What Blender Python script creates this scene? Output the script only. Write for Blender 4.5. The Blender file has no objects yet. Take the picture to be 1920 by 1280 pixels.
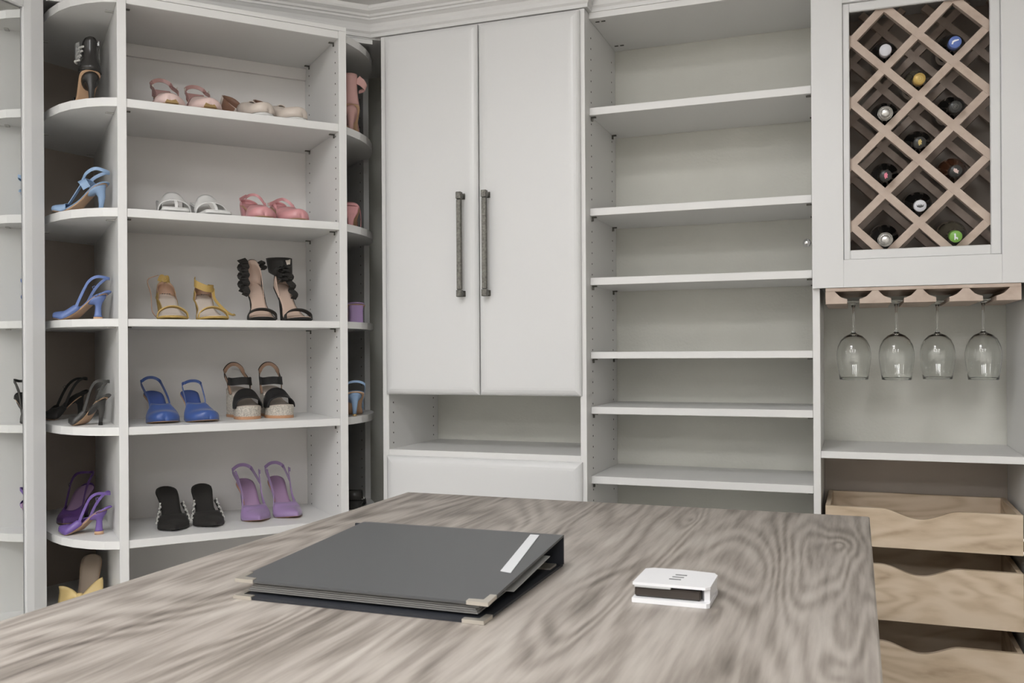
import bpy, math, random
from mathutils import Vector, Matrix
random.seed(7)
PI = math.pi
S = bpy.context.scene
COL = S.collection

# ------------------------------------------------------------------ camera
yaw = math.radians(90 - 69.43)
cam_d = bpy.data.cameras.new('camera'); cam = bpy.data.objects.new('camera', cam_d); COL.objects.link(cam)
cam_d.sensor_width = 36; cam_d.lens = 36 * 1719 / 1920; cam_d.shift_y = 20.5 / 1920
cam_d.clip_start = 0.02
F = Vector((-math.sin(yaw), math.cos(yaw), 0)); R = Vector((math.cos(yaw), math.sin(yaw), 0)); U = Vector((0, 0, 1))
roll = 0.0061
Rr = R * math.cos(roll) - U * math.sin(roll); Ur = U * math.cos(roll) + R * math.sin(roll)
m = Matrix((Rr, Ur, -F)).transposed().to_4x4(); m.translation = (0, 0, 1.25); cam.matrix_world = m
cam_d.dof.use_dof = True; cam_d.dof.focus_distance = 2.55; cam_d.dof.aperture_fstop = 14
S.camera = cam
# ------------------------------------------------------------------ world, exposure
W = bpy.data.worlds.new('world'); S.world = W; W.use_nodes = True
W.node_tree.nodes['Background'].inputs[0].default_value = (1, .98, .95, 1)
W.node_tree.nodes['Background'].inputs[1].default_value = 0.3
S.view_settings.view_transform = 'Standard'; S.view_settings.look = 'None'
S.view_settings.gamma = 1; S.view_settings.use_curve_mapping = False
S.view_settings.exposure = 0.61
LIGHT = 15.0        # emission of the ceiling panels
CEIL = 2.72
PANELS = [(-1.75, -2.75), (-.55, -2.75), (.65, -2.75), (-1.75, -1.15), (-.55, -1.15), (.65, -1.15), (-.75, .55)]

# ------------------------------------------------------------------ materials
def mat(name, col, rough=.5, metal=0., spec=.5, coat=0., sheen=0., noise=0., nscale=40., bump=0., bscale=200., trans=0., ior=1.45):
    M = bpy.data.materials.new(name); M.use_nodes = True
    nt = M.node_tree; b = nt.nodes['Principled BSDF']
    c = (*col, 1)
    b.inputs['Base Color'].default_value = c; b.inputs['Roughness'].default_value = rough
    b.inputs['Metallic'].default_value = metal; b.inputs['Specular IOR Level'].default_value = spec
    b.inputs['Coat Weight'].default_value = coat; b.inputs['Sheen Weight'].default_value = sheen
    b.inputs['Transmission Weight'].default_value = trans; b.inputs['IOR'].default_value = ior
    tc = nt.nodes.new('ShaderNodeTexCoord')
    if noise:
        n = nt.nodes.new('ShaderNodeTexNoise'); n.inputs['Scale'].default_value = nscale; n.inputs['Detail'].default_value = 4
        nt.links.new(tc.outputs['Object'], n.inputs['Vector'])
        mr = nt.nodes.new('ShaderNodeMapRange'); mr.inputs['From Min'].default_value = .3; mr.inputs['From Max'].default_value = .7
        mr.inputs['To Min'].default_value = 1 - noise; mr.inputs['To Max'].default_value = 1 + noise
        nt.links.new(n.outputs['Fac'], mr.inputs['Value'])
        mx = nt.nodes.new('ShaderNodeVectorMath'); mx.operation = 'SCALE'; mx.inputs[0].default_value = col
        nt.links.new(mr.outputs[0], mx.inputs['Scale']); nt.links.new(mx.outputs[0], b.inputs['Base Color'])
    if bump:
        n = nt.nodes.new('ShaderNodeTexNoise'); n.inputs['Scale'].default_value = bscale; n.inputs['Detail'].default_value = 3
        nt.links.new(tc.outputs['Object'], n.inputs['Vector'])
        bp = nt.nodes.new('ShaderNodeBump'); bp.inputs['Strength'].default_value = bump; bp.inputs['Distance'].default_value = .002
        nt.links.new(n.outputs['Fac'], bp.inputs['Height']); nt.links.new(bp.outputs[0], b.inputs['Normal'])
    return M

def wood(name, cols, sx, sy, sz, rings, fine, rough=.5, contrast=1., bump=.1, kw=.45, knots=()):
    """contour lines of a stretched noise field give cathedral figure; (sx,sy,sz) = frequencies along the object axes"""
    M = bpy.data.materials.new(name); M.use_nodes = True
    nt = M.node_tree; L = nt.links; b = nt.nodes['Principled BSDF']; b.inputs['Roughness'].default_value = rough
    tc = nt.nodes.new('ShaderNodeTexCoord')
    def mapn(scale):
        mp = nt.nodes.new('ShaderNodeMapping'); mp.inputs['Scale'].default_value = scale; L.new(tc.outputs['Object'], mp.inputs['Vector']); return mp
    def noise(mp, sc, det, dist=0.):
        n = nt.nodes.new('ShaderNodeTexNoise'); n.inputs['Scale'].default_value = sc; n.inputs['Detail'].default_value = det
        n.inputs['Distortion'].default_value = dist; L.new(mp.outputs[0], n.inputs['Vector']); return n.outputs['Fac']
    def ma(op, a, bb=None):
        q = nt.nodes.new('ShaderNodeMath'); q.operation = op
        for i, v in enumerate((a, bb)):
            if v is None: continue
            if isinstance(v, (int, float)): q.inputs[i].default_value = v
            else: L.new(v, q.inputs[i])
        return q.outputs[0]
    base = noise(mapn((sx, sy, sz)), 1, 2, .4)
    sep = nt.nodes.new('ShaderNodeSeparateXYZ'); L.new(tc.outputs['Object'], sep.inputs[0])
    for kx, ky, wx, wy, amp in knots:      # growth rings close up around each knot
        dx = ma('MULTIPLY', ma('SUBTRACT', sep.outputs[0], kx), 1 / wx); dy = ma('MULTIPLY', ma('SUBTRACT', sep.outputs[1], ky), 1 / wy)
        d2 = ma('ADD', ma('MULTIPLY', dx, dx), ma('MULTIPLY', dy, dy))
        base = ma('ADD', base, ma('MULTIPLY', ma('POWER', 2.718, ma('MULTIPLY', ma('SQRT', d2), -1.0)), amp))
    rg = ma('SINE', ma('MULTIPLY', base, rings))
    rg = ma('ADD', ma('MULTIPLY', rg, .5), .5)
    patch = noise(mapn((sx * 1.7, sy * 1.3, sz * 1.7)), 1.3, 3)
    fi = noise(mapn((sx * fine, sy * fine * .5 if sy < sx else sy * fine, sz * fine)), 1, 8)
    mid = noise(mapn((sx * 5, sy * 5, sz * 5)), 1, 6, .6)
    patch = ma('ADD', ma('MULTIPLY', patch, .55), ma('MULTIPLY', mid, .45))
    v = ma('ADD', ma('MULTIPLY', rg, kw * .5), ma('ADD', ma('MULTIPLY', patch, .70), ma('MULTIPLY', fi, .50)))
    cr = nt.nodes.new('ShaderNodeValToRGB'); L.new(v, cr.inputs['Fac'])
    cr.color_ramp.elements[0].position = .42; cr.color_ramp.elements[0].color = (*cols[0], 1)
    cr.color_ramp.elements[1].position = .92; cr.color_ramp.elements[1].color = (*cols[-1], 1)
    for i, c in enumerate(cols[1:-1]):
        e = cr.color_ramp.elements.new(.42 + .5 * (i + 1) / (len(cols) - 1)); e.color = (*c, 1)
    L.new(cr.outputs[0], b.inputs['Base Color'])
    bp = nt.nodes.new('ShaderNodeBump'); bp.inputs['Strength'].default_value = bump; bp.inputs['Distance'].default_value = .001
    L.new(fi, bp.inputs['Height']); L.new(bp.outputs[0], b.inputs['Normal'])
    return M

M = {}
M['white'] = mat('white_laminate', (.74, .735, .72), .42, bump=.06, bscale=300)
M['door'] = mat('satin_white_door', (.69, .69, .685), .33)
M['trim'] = mat('white_trim_paint', (.68, .675, .665), .4)
M['wall'] = mat('shaded_wall_paint', (.635, .63, .575), .85, bump=.35, bscale=120, noise=.03, nscale=6)  # greige tone with the shade of the bays put into the colour
M['paint'] = mat('cream_wall_paint', (.76, .745, .715), .85, bump=.1)
M['ceil'] = mat('ceiling_paint', (.85, .845, .83), .9)
M['rackback'] = mat('grey_white_backing', (.76, .735, .71), .5)
M['dark'] = mat('corner_taupe_panel', (.22, .19, .165), .6)
M['taupe'] = mat('taupe_backing', (.47, .41, .355), .55, noise=.05, nscale=5)
M['hole'] = mat('drilled_hole_shadow', (.05, .045, .04), .9)
M['pin'] = mat('dark_shelf_clip', (.12, .115, .10), .4, metal=.5)
M['clear'] = mat('frosted_plastic_clip', (.6, .59, .56), .2)
M['mirror'] = mat('mirror_glass', (.86, .87, .86), .01, metal=1)
M['pewter'] = mat('pewter_handle', (.15, .145, .13), .42, metal=.85, noise=.35, nscale=160)
M['chrome'] = mat('chrome', (.72, .72, .72), .12, metal=1)
M['silver'] = mat('silver_foil', (.6, .59, .57), .3, metal=.9, noise=.15, nscale=200)
M['gold'] = mat('gold_plate', (.55, .38, .18), .35, metal=.7)
M['floor'] = mat('pale_floor_tile', (.62, .59, .54), .35, noise=.05, nscale=3)
M['island'] = wood('weathered_grey_laminate', [(.10, .085, .072), (.235, .205, .178), (.36, .322, .285), (.45, .415, .372)],
                   4.6, .62, 4, 110, 26, rough=.42, bump=.08, kw=.34,
                   knots=((.475, 1.50, .05, .15, .24), (.485, .83, .06, .18, .26), (.33, 1.02, .06, .2, .16), (.19, 1.66, .05, .16, .14), (-.2, .78, .04, .16, .14)))
M['birch'] = wood('pale_birch', [(.36, .265, .175), (.50, .39, .275), (.575, .46, .335), (.62, .505, .38)], 2.0, 2.0, 7, 60, 6, rough=.55, kw=.62)
M['lattice'] = wood('bleached_maple', [(.42, .325, .26), (.50, .40, .33), (.56, .46, .385), (.60, .50, .43)], 5, 5, 5, 10, 8, rough=.6, kw=.3)
M['lattice_in'] = M['lattice']
M['binder'] = mat('black_binder_vinyl', (.085, .087, .089), .42, bump=.25, bscale=900)
M['binder_edge'] = mat('binder_edge_vinyl', (.022, .024, .03), .5)
M['paper'] = mat('paper_sheets', (.48, .48, .47), .6)
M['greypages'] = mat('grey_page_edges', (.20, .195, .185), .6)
M['label'] = mat('pale_label_strip', (.58, .59, .60), .4)
M['nickel'] = mat('nickel_corner', (.62, .58, .51), .3, metal=.75)
M['plastic'] = mat('white_plastic', (.76, .76, .77), .3)
M['smoke'] = mat('dark_brown_recess', (.045, .036, .030), .25)
M['slot'] = mat('grey_slot', (.10, .105, .105), .5)
M['sole'] = mat('tan_leather_sole', (.56, .36, .22), .45, noise=.06, nscale=30)
M['insole'] = mat('nude_insole', (.56, .42, .34), .5)
M['insole_pale'] = mat('pale_insole', (.62, .54, .47), .5)
M['brown_lining'] = mat('brown_lining', (.24, .13, .085), .5)
M['tan_lining'] = mat('tan_lining', (.40, .25, .17), .5)
M['pinkpale'] = mat('pale_pink_leather', (.70, .53, .49), .3)
M['dustyrose'] = mat('dusty_rose_strap', (.42, .24, .22), .4)
M['pink'] = mat('bubblegum_pink_leather', (.62, .30, .31), .32)
M['blush'] = mat('blush_pink_suede', (.60, .36, .33), .6)
M['cream'] = mat('cream_leather', (.66, .58, .51), .35)
M['offwhite'] = mat('white_leather', (.74, .735, .715), .32)
M['mustard'] = mat('mustard_suede', (.46, .31, .095), .6)
M['butter'] = mat('butter_yellow_satin', (.70, .53, .24), .4)
M['black'] = mat('black_suede', (.016, .014, .012), .75, sheen=.05)
M['blackgloss'] = mat('black_patent', (.03, .028, .026), .25)
M['glitter'] = mat('black_glitter_fabric', (.014, .013, .013), .45, noise=.9, nscale=900, bump=.9, bscale=700)
M['blacklight'] = mat('charcoal_leather', (.045, .043, .04), .35)
M['jute'] = mat('woven_jute', (.52, .48, .42), .8, noise=.35, nscale=260, bump=.8, bscale=260)
M['gum'] = mat('gum_rubber_sole', (.50, .27, .15), .5)
M['blue'] = mat('royal_blue_satin', (.045, .095, .30), .27, sheen=.2)
M['bluein'] = mat('royal_blue_lining', (.05, .085, .26), .5)
M['sky'] = mat('light_blue_leather', (.26, .38, .56), .35)
M['peri'] = mat('periwinkle_satin', (.135, .20, .43), .27)
M['purple'] = mat('orchid_purple_satin', (.30, .20, .38), .28, sheen=.2)
M['violet'] = mat('violet_satin', (.165, .10, .33), .27)
M['violetlining'] = mat('mauve_lining', (.33, .21, .34), .5)
M['plum'] = mat('plum_satin', (.10, .045, .17), .32)
M['gem'] = mat('rhinestone', (.8, .8, .78), .08, metal=.9)
M['pearl'] = mat('pearl_bead', (.72, .70, .66), .15)
M['vinyl'] = mat('clear_vinyl', (.85, .85, .83), .1, trans=.8)
M['nude_sole'] = mat('beige_insole', (.33, .26, .20), .6)
M['glassdark'] = mat('dark_bottle_glass', (.012, .011, .010), .08, coat=.5)
M['glassbrown'] = mat('brown_bottle_glass', (.07, .028, .014), .08, coat=.5)
M['glassolive'] = mat('olive_bottle_glass', (.10, .088, .065), .1, coat=.5)
M['capwhite'] = mat('white_cap', (.66, .66, .70), .35)
M['capblue'] = mat('blue_cap', (.12, .19, .50), .35)
M['capgold'] = mat('gold_cap', (.50, .34, .10), .35, metal=.3)
M['capblack'] = mat('black_cap', (.035, .035, .033), .3)
M['capgreen'] = mat('green_cap', (.20, .42, .08), .35)
M['printpink'] = mat('pink_print', (.75, .22, .30), .5)
M['printgold'] = mat('gold_print', (.55, .42, .16), .5)
M['printdark'] = mat('dark_print', (.06, .06, .06), .5)
M['printwhite'] = mat('white_print', (.8, .82, .85), .5)
g = bpy.data.materials.new('clear_glass'); g.use_nodes = True
_b = g.node_tree.nodes['Principled BSDF']; _b.inputs['Transmission Weight'].default_value = 1; _b.inputs['Roughness'].default_value = 0
_b.inputs['IOR'].default_value = 1.45; _b.inputs['Base Color'].default_value = (.97, .98, .97, 1); M['glass'] = g
e = bpy.data.materials.new('led_panel'); e.use_nodes = True
_b = e.node_tree.nodes['Principled BSDF']; _b.inputs['Base Color'].default_value = (.9, .9, .9, 1)
_b.inputs['Emission Color'].default_value = (.985, .985, 1, 1); _b.inputs['Emission Strength'].default_value = LIGHT; M['led'] = e

# ------------------------------------------------------------------ helpers
def link(o, parent=None):
    COL.objects.link(o)
    if parent is not None: o.parent = parent
    return o
def mesh(name, V, Fc, m_, parent=None, smooth=False, mods=()):
    me = bpy.data.meshes.new(name); me.from_pydata([tuple(v) for v in V], [], Fc); me.validate()
    me.materials.append(M[m_] if isinstance(m_, str) else m_)
    if smooth: me.polygons.foreach_set('use_smooth', [True] * len(me.polygons))
    me.update()
    return link(bpy.data.objects.new(name, me), parent)
def thing(name, label, cat, loc=(0, 0, 0), rz=0, group=None):
    o = bpy.data.objects.new(name, None); o.location = loc; o.rotation_euler = (0, 0, rz); o.empty_display_size = .05
    link(o); return tag(o, label, cat, group)
def tag(o, label, cat, group=None):
    o['label'] = label; o['category'] = cat
    if group: o['group'] = group
    return o
def part(name, parent, loc=(0, 0, 0), rz=0):
    o = bpy.data.objects.new(name, None); o.location = loc; o.rotation_euler = (0, 0, rz); o.empty_display_size = .03; return link(o, parent)
def boxgeo(x0, x1, y0, y1, z0, z1, b=.0008):
    """box with chamfered edges (24 verts)"""
    b = min(b, .3 * min(x1 - x0, y1 - y0, z1 - z0))
    V, idx = [], {}
    X, Y, Z = (x0, x1), (y0, y1), (z0, z1)
    for i in (0, 1):
        for j in (0, 1):
            for k in (0, 1):
                sx, sy, sz = (1, -1)[i], (1, -1)[j], (1, -1)[k]
                for a in range(3):
                    p = [X[i] + sx * b, Y[j] + sy * b, Z[k] + sz * b]
                    p[a] = (X[i], Y[j], Z[k])[a]
                    idx[(i, j, k, a)] = len(V); V.append(p)
    Fc = []
    g = lambda i, j, k, a: idx[(i, j, k, a)]
    for s in (0, 1):
        q = [g(s, 0, 0, 0), g(s, 1, 0, 0), g(s, 1, 1, 0), g(s, 0, 1, 0)]; Fc.append(q if s else q[::-1])
        q = [g(0, s, 0, 1), g(0, s, 1, 1), g(1, s, 1, 1), g(1, s, 0, 1)]; Fc.append(q if s else q[::-1])
        q = [g(0, 0, s, 2), g(1, 0, s, 2), g(1, 1, s, 2), g(0, 1, s, 2)]; Fc.append(q if s else q[::-1])
    def orient(q):
        c = Vector(((x0 + x1) / 2, (y0 + y1) / 2, (z0 + z1) / 2))
        P = [Vector(V[i]) for i in q]; nrm = (P[1] - P[0]).cross(P[2] - P[0]); mid = sum(P, Vector()) / len(P)
        return q if nrm.dot(mid - c) > 0 else q[::-1]
    for j in (0, 1):
        for k in (0, 1): Fc.append(orient([g(0, j, k, 1), g(1, j, k, 1), g(1, j, k, 2), g(0, j, k, 2)]))
    for i in (0, 1):
        for k in (0, 1): Fc.append(orient([g(i, 0, k, 0), g(i, 1, k, 0), g(i, 1, k, 2), g(i, 0, k, 2)]))
        for j in (0, 1): Fc.append(orient([g(i, j, 0, 0), g(i, j, 1, 0), g(i, j, 1, 1), g(i, j, 0, 1)]))
    for i in (0, 1):
        for j in (0, 1):
            for k in (0, 1): Fc.append(orient([g(i, j, k, 0), g(i, j, k, 1), g(i, j, k, 2)]))
    return V, Fc
def box(name, x0, x1, y0, y1, z0, z1, m_, parent=None, b=.0008):
    V, Fc = boxgeo(x0, x1, y0, y1, z0, z1, b); return mesh(name, V, Fc, m_, parent)
def merge(parts):
    V, Fc = [], []
    for v, f in parts:
        o = len(V); V += [tuple(p) for p in v]; Fc += [[i + o for i in q] for q in f]
    return V, Fc
def prism(name, poly, z0, z1, m_, parent=None, axis='z', smooth=False):
    """extrude a counter-clockwise polygon"""
    n = len(poly)
    if axis == 'z': V = [(x, y, z0) for x, y in poly] + [(x, y, z1) for x, y in poly]
    elif axis == 'y': V = [(x, z0, y) for x, y in poly] + [(x, z1, y) for x, y in poly]
    else: V = [(z0, x, y) for x, y in poly] + [(z1, x, y) for x, y in poly]
    Fc = [list(range(n))[::-1], list(range(n, 2 * n))] + [[i, (i + 1) % n, n + (i + 1) % n, n + i] for i in range(n)]
    if axis == 'y': Fc = [q[::-1] for q in Fc]
    return mesh(name, V, Fc, m_, parent)
def lathe(name, prof, m_, parent=None, seg=32, closed=False):
    V, Fc = [], []
    for r, z in prof:
        for k in range(seg):
            a = 2 * PI * k / seg; V.append((r * math.cos(a), r * math.sin(a), z))
    n = len(prof)
    for i in range(n - 1 if not closed else n):
        j = (i + 1) % n
        for k in range(seg):
            k2 = (k + 1) % seg; Fc.append([i * seg + k, i * seg + k2, j * seg + k2, j * seg + k])
    if not closed: Fc += [list(range(seg))[::-1], [(n - 1) * seg + k for k in range(seg)]]
    return mesh(name, V, Fc, m_, parent, smooth=True)
def cushion_panel(name, x0, x1, z0, z1, yf, yb, m_, parent, r=.016):
    """door front with soft pillow edge, front face looks to -y"""
    prof = [(0, yb), (0, yf + .013), (.0015, yf + .0098), (.005, yf + .0062), (.010, yf + .0034), (.017, yf + .0012), (.024, yf + .0003), (.032, yf)]
    V, Fc = [], []
    for ins, y in prof:
        V += [(x0 + ins, y, z0 + ins), (x1 - ins, y, z0 + ins), (x1 - ins, y, z1 - ins), (x0 + ins, y, z1 - ins)]
    for i in range(len(prof) - 1):
        for k in range(4): Fc.append([i * 4 + k, i * 4 + (k + 1) % 4, (i + 1) * 4 + (k + 1) % 4, (i + 1) * 4 + k])
    n = len(prof) - 1
    Fc.append([n * 4, n * 4 + 1, n * 4 + 2, n * 4 + 3]); Fc.append([3, 2, 1, 0])
    return mesh(name, V, Fc, m_, parent)
def holes(name, pts, normal, r, parent):
    """drilled peg holes: small dark dimples, one joined part"""
    nx, ny = normal; tx, ty = -ny, nx; P = []
    for x, y, z in pts:
        V = [(x + nx * .0006, y + ny * .0006, z)] + [(x + nx * .0006 + tx * r * math.cos(a), y + ny * .0006 + ty * r * math.cos(a), z + r * math.sin(a)) for a in [k * PI / 4 for k in range(8)]]
        V += [(v[0] - nx * .002, v[1] - ny * .002, v[2]) for v in V[1:]]
        P.append((V, [[0, 1 + k, 1 + (k + 1) % 8] for k in range(8)] + [[1 + k, 9 + k, 9 + (k + 1) % 8, 1 + (k + 1) % 8] for k in range(8)]))
    o = mesh(name, *merge(P), 'hole', parent); o['kind'] = 'stuff'; return o
def struct(o): o['kind'] = 'structure'; return o

# ------------------------------------------------------------------ room
XL, XR, YB, YF0 = -2.56, 2.3, 2.94, -3.8
struct(box('floor', XL - .1, XR + .1, YF0 - .1, YB + .1, -.06, 0, 'floor'))
struct(box('ceiling', XL - .1, XR + .1, YF0 - .1, YB + .1, CEIL, CEIL + .08, 'ceil'))
wb = struct(box('wall_back', XL - .1, XR + .1, YB, YB + .1, 0, 2.26, 'wall'))  # same wall as the upper part, bay shade painted into its darker tone
struct(box('wall_back_upper', XL - .1, XR + .1, YB, YB + .1, 2.26, CEIL, 'paint'))
struct(box('wall_left', XL - .1, XL, YF0, YB, 0, CEIL, 'paint'))
struct(box('wall_right', XR, XR + .1, YF0, YB, 0, CEIL, 'paint'))
struct(box('wall_front', XL - .1, XR + .1, YF0 - .1, YF0, 0, CEIL, 'paint'))

# crown moulding along the cabinet tops, one mitred run
path = [(-2.10, -1.2), (-2.10, 1.93), (-1.42, 2.61), (-1.418, 2.575), (-.729, 2.575), (-.729, 2.62), (1.6, 2.62)]
path = [(-2.10, -1.2), (-2.10, 1.915), (-1.44, 2.575), (-.729, 2.575), (-.729, 2.62), (1.6, 2.62)]
prof = [(-.012, 2.252), (.004, 2.252), (.005, 2.262), (.010, 2.268), (.011, 2.280), (.015, 2.290), (.024, 2.298), (.027, 2.299), (.028, 2.305), (.034, 2.307), (.037, 2.313),
        (.049, 2.320), (.052, 2.326), (.052, 2.336), (-.012, 2.336)]
V, Fc = [], []
for i, p in enumerate(path):
    p = Vector(p)
    d1 = (p - Vector(path[i - 1])).normalized() if i else (Vector(path[1]) - p).normalized()
    d2 = (Vector(path[i + 1]) - p).normalized() if i < len(path) - 1 else d1
    n1 = Vector((d1.y, -d1.x)); n2 = Vector((d2.y, -d2.x)); b_ = (n1 + n2); b_ = b_ / (b_.dot(n1))
    for o_, z in prof: V.append((p.x + b_.x * o_, p.y + b_.y * o_, z))
k = len(prof)
for i in range(len(path) - 1):
    for j in range(k): Fc.append([i * k + j, (i + 1) * k + j, (i + 1) * k + (j + 1) % k, i * k + (j + 1) % k][::-1])
Fc += [list(range(k)), [(len(path) - 1) * k + j for j in range(k)][::-1]]
struct(mesh('trim_1', V, Fc, 'trim'))
# fascia of the diagonal corner under the crown and its soffit board
poly = [(-2.118, 1.915), (-2.10, 1.915), (-1.44, 2.575), (-1.41, 2.60), (-1.41, 2.62), (-1.44, 2.60)]
struct(prism('trim_2', [(-2.10, 1.917), (-1.44, 2.577), (-1.41, 2.60), (-1.41, 2.94), (XL, 2.94), (XL, 1.917)], 2.248, 2.262, 'trim'))

struct(prism('trim_3', [(-2.100, 1.930), (-2.088, 1.9285), (-1.4365, 2.580), (-1.449, 2.5815)], 2.2335, 2.247, 'trim'))
# ------------------------------------------------------------------ left wall cabinet with mirror door
t = thing('mirror_cabinet', 'white left wall cabinet with a framed mirror door reflecting the shoe rack', 'cabinet', (-2.10, 1.925, 0))
box('side_panel', -.33, -.022, -.02, 0, 0, 2.25, 'white', t)
box('side_panel', -.33, -.022, -1.10, -1.08, 0, 2.25, 'white', t)
box('back_panel', -.335, -.33, -1.10, 0, 0, 2.25, 'white', t)
box('top_panel', -.33, -.022, -1.08, -.02, 2.23, 2.25, 'white', t)
box('bottom_panel', -.33, -.022, -1.08, -.02, .08, .10, 'white', t)
d = part('door', t)
# hinge side stile: flat outer face with a soft bevel down to the glass
prism('stile', [(-.02, -.066), (-.0065, -.066), (-.0045, -.063), (-.003, -.057), (-.0005, -.047), (0, -.044), (0, -.004), (-.004, -.001), (-.02, -.001)], .085, 2.245, 'door', d)
prism('stile', [(-.02, -1.095), (-.003, -1.095), (0, -1.091), (0, -1.055), (-.0035, -1.03), (-.0065, -1.022), (-.02, -1.022)], .085, 2.245, 'door', d)
box('rail', -.02, -.0008, -1.022, -.066, 2.192, 2.2445, 'door', d, b=.003)
box('rail', -.02, -.0008, -1.022, -.066, .0855, .145, 'door', d, b=.003)
box('mirror', -.016, -.0105, -1.0215, -.0685, .1455, 2.190, 'mirror', d, b=.0015)

# ------------------------------------------------------------------ revolving shoe rack (local x along its front, y into its depth)
RZ = math.radians(90 - 40.46)
RO = Vector((-1.454, 2.392, 0))
rw = Vector((math.cos(RZ), math.sin(RZ), 0)); rn = Vector((-math.sin(RZ), math.cos(RZ), 0))
def RP(a, n, z): return RO + rw * a + rn * n + Vector((0, 0, z))
rack = thing('revolving_shoe_rack', 'tall white revolving shoe rack with rounded end shelves in the corner', 'shoe rack', RO, RZ)
Zs = [(2.196, 2.219), (1.917, 1.940), (1.6215, 1.6445), (1.3265, 1.347), (1.033, 1.055), (.728, .750), (.434, .456), (.12, .142)]
box('side_panel', -.6085, -.5855, 0, .72, .10, 2.219, 'white', rack)
box('side_panel', .0065, .0300, 0, .72, .10, 2.219, 'white', rack)
box('back_panel', -.5855, .0065, .350, .366, .142, 2.196, 'rackback', rack)
box('back_rail', -.5855, .0065, .338, .350, 2.158, 2.196, 'rackback', rack)
for z0, z1 in Zs:
    box('shelf', -.5853, .0063, .003, .350, z0, z1, 'white', rack, b=.001)
# right end: quarter round shelves in front of an outer panel
cR = [(.0302, .0225), (.045, .032), (.068, .050), (.10, .078), (.135, .118), (.163, .160), (.188, .208), (.207, .26), (.2185, .31), (.2235, .348), (.2235, .352), (.2095, .352), (.2095, .70), (.0302, .70)]
box('end_panel', .2097, .2292, .352, .72, .10, 2.222, 'white', rack)
box('end_back', .0302, .2097, .70, .716, .10, 2.222, 'taupe', rack)
for z0, z1 in Zs: prism('rounded_shelf', cR, z0, z1, 'white', rack)
# left end
cL = [(-.6087, .004), (-.6087, .745), (-.80, .6285), (-.797, .45), (-.788, .35), (-.777, .28), (-.763, .215), (-.742, .150), (-.716, .098), (-.680, .052), (-.645, .022)]
box('end_panel', -.6085, -.5855, .72, .765, .10, 2.222, 'white', rack)
prism('end_back', [(-.600, .765), (-.606, .747), (-.86, .592), (-.87, .608)], .10, 2.222, 'taupe', rack)
ZL = [Zs[0], Zs[1], Zs[2], Zs[3], Zs[4], Zs[5], (.483, .505), (.12, .142)]
for z0, z1 in ZL: prism('rounded_shelf', cL, z0, z1, 'white', rack)
box('top_panel', -.6085, .03, 0, .765, 2.2192, 2.232, 'white', rack)
hp = []
zz = .18
while zz < 2.19:
    hp.append(zz); zz += .032
holes('peg_holes', [(.0065, .033, z) for z in hp] + [(.0065, .305, z) for z in hp], (-1, 0), .0026, rack)
holes('peg_holes', [(.2097, .385, z) for z in hp], (-1, 0), .0026, rack)
for z0, z1 in Zs:
    for n_ in (.045, .30):
        box('shelf_pin', -.010, .0062, n_ - .004, n_ + .004, z0 - .0035, z0 - .0002, 'pin', rack, b=.0005)
        box('shelf_pin', .003, .0062, n_ - .003, n_ + .003, z0 - .012, z0 - .0035, 'pin', rack, b=.0005)
    box('shelf_pin', -.585, -.571, .041, .049, z0 - .0035, z0 - .0002, 'pin', rack, b=.0005)
    for x_, y_ in ((.048, .085), (.048, .60)): box('shelf_pin', x_ - .014, x_ + .008, y_ - .006, y_ + .006, z0 - .003, z0 - .0002, 'clear', rack, b=.001)
for z0, z1 in ZL:
    for x_, y_ in ((-.622, .085), (-.625, .69), (-.77, .44)): box('shelf_pin', x_ - .008, x_ + .014, y_ - .006, y_ + .006, z0 - .003, z0 - .0002, 'clear', rack, b=.001)

# ------------------------------------------------------------------ tall two-door cabinet
tc_ = thing('tall_cabinet', 'tall white cabinet with two cushion-edged doors and long dark bar handles', 'cabinet', (-1.07, 2.575, 0))
def T(x): return x + 1.07
def Y(y): return y - 2.575
box('side_panel', T(-1.404), T(-1.383), 0, Y(2.938), 0, 2.25, 'white', tc_)
box('side_panel', T(-.754), T(-.735), 0, Y(2.938), 0, 2.25, 'white', tc_)
box('top_panel', T(-1.383), T(-.754), .001, Y(2.938), 2.23, 2.25, 'white', tc_)
box('fixed_shelf', T(-1.383), T(-.754), .001, Y(2.938), 1.127, 1.146, 'white', tc_)
box('niche_shelf', T(-1.383), T(-.754), .001, Y(2.938), .927, .947, 'white', tc_)
cushion_panel('drawer_front', T(-1.3865), T(-.7475), .60, .9285, -.020, -.0005, 'door', tc_)
cushion_panel('drawer_front', T(-1.3865), T(-.7475), .10, .596, -.020, -.0005, 'door', tc_)
for x0, x1, hx in ((-1.3865, -1.0685, -1.1165), (-1.0655, -.7475, -1.0345)):
    d = part('door', tc_)
    cushion_panel('door_panel', T(x0), T(x1), 1.121, 2.2445, -.020, -.0005, 'door', d)
    V1 = boxgeo(T(hx) - .0075, T(hx) + .0075, -.052, -.040, 1.440, 1.712, .0015)
    P_ = [V1]
    for za, zb in ((1.418, 1.439), (1.713, 1.734)):
        P_.append(boxgeo(T(hx) - .0085, T(hx) + .0085, -.054, -.038, za, zb, .0015))
        zc = (za + zb) / 2; P_.append(boxgeo(T(hx) - .006, T(hx) + .006, -.038, -.0195, zc - .006, zc + .006, .001))
        P_.append(boxgeo(T(hx) - .009, T(hx) + .009, -.0235, -.0195, zc - .009, zc + .009, .001))
    mesh('handle', *merge(P_), 'pewter', d)
holes('peg_holes', [(T(-1.383), Y(y), .965 + .032 * i) for i in range(5) for y in (2.605, 2.90)], (1, 0), .0026, tc_)

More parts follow.
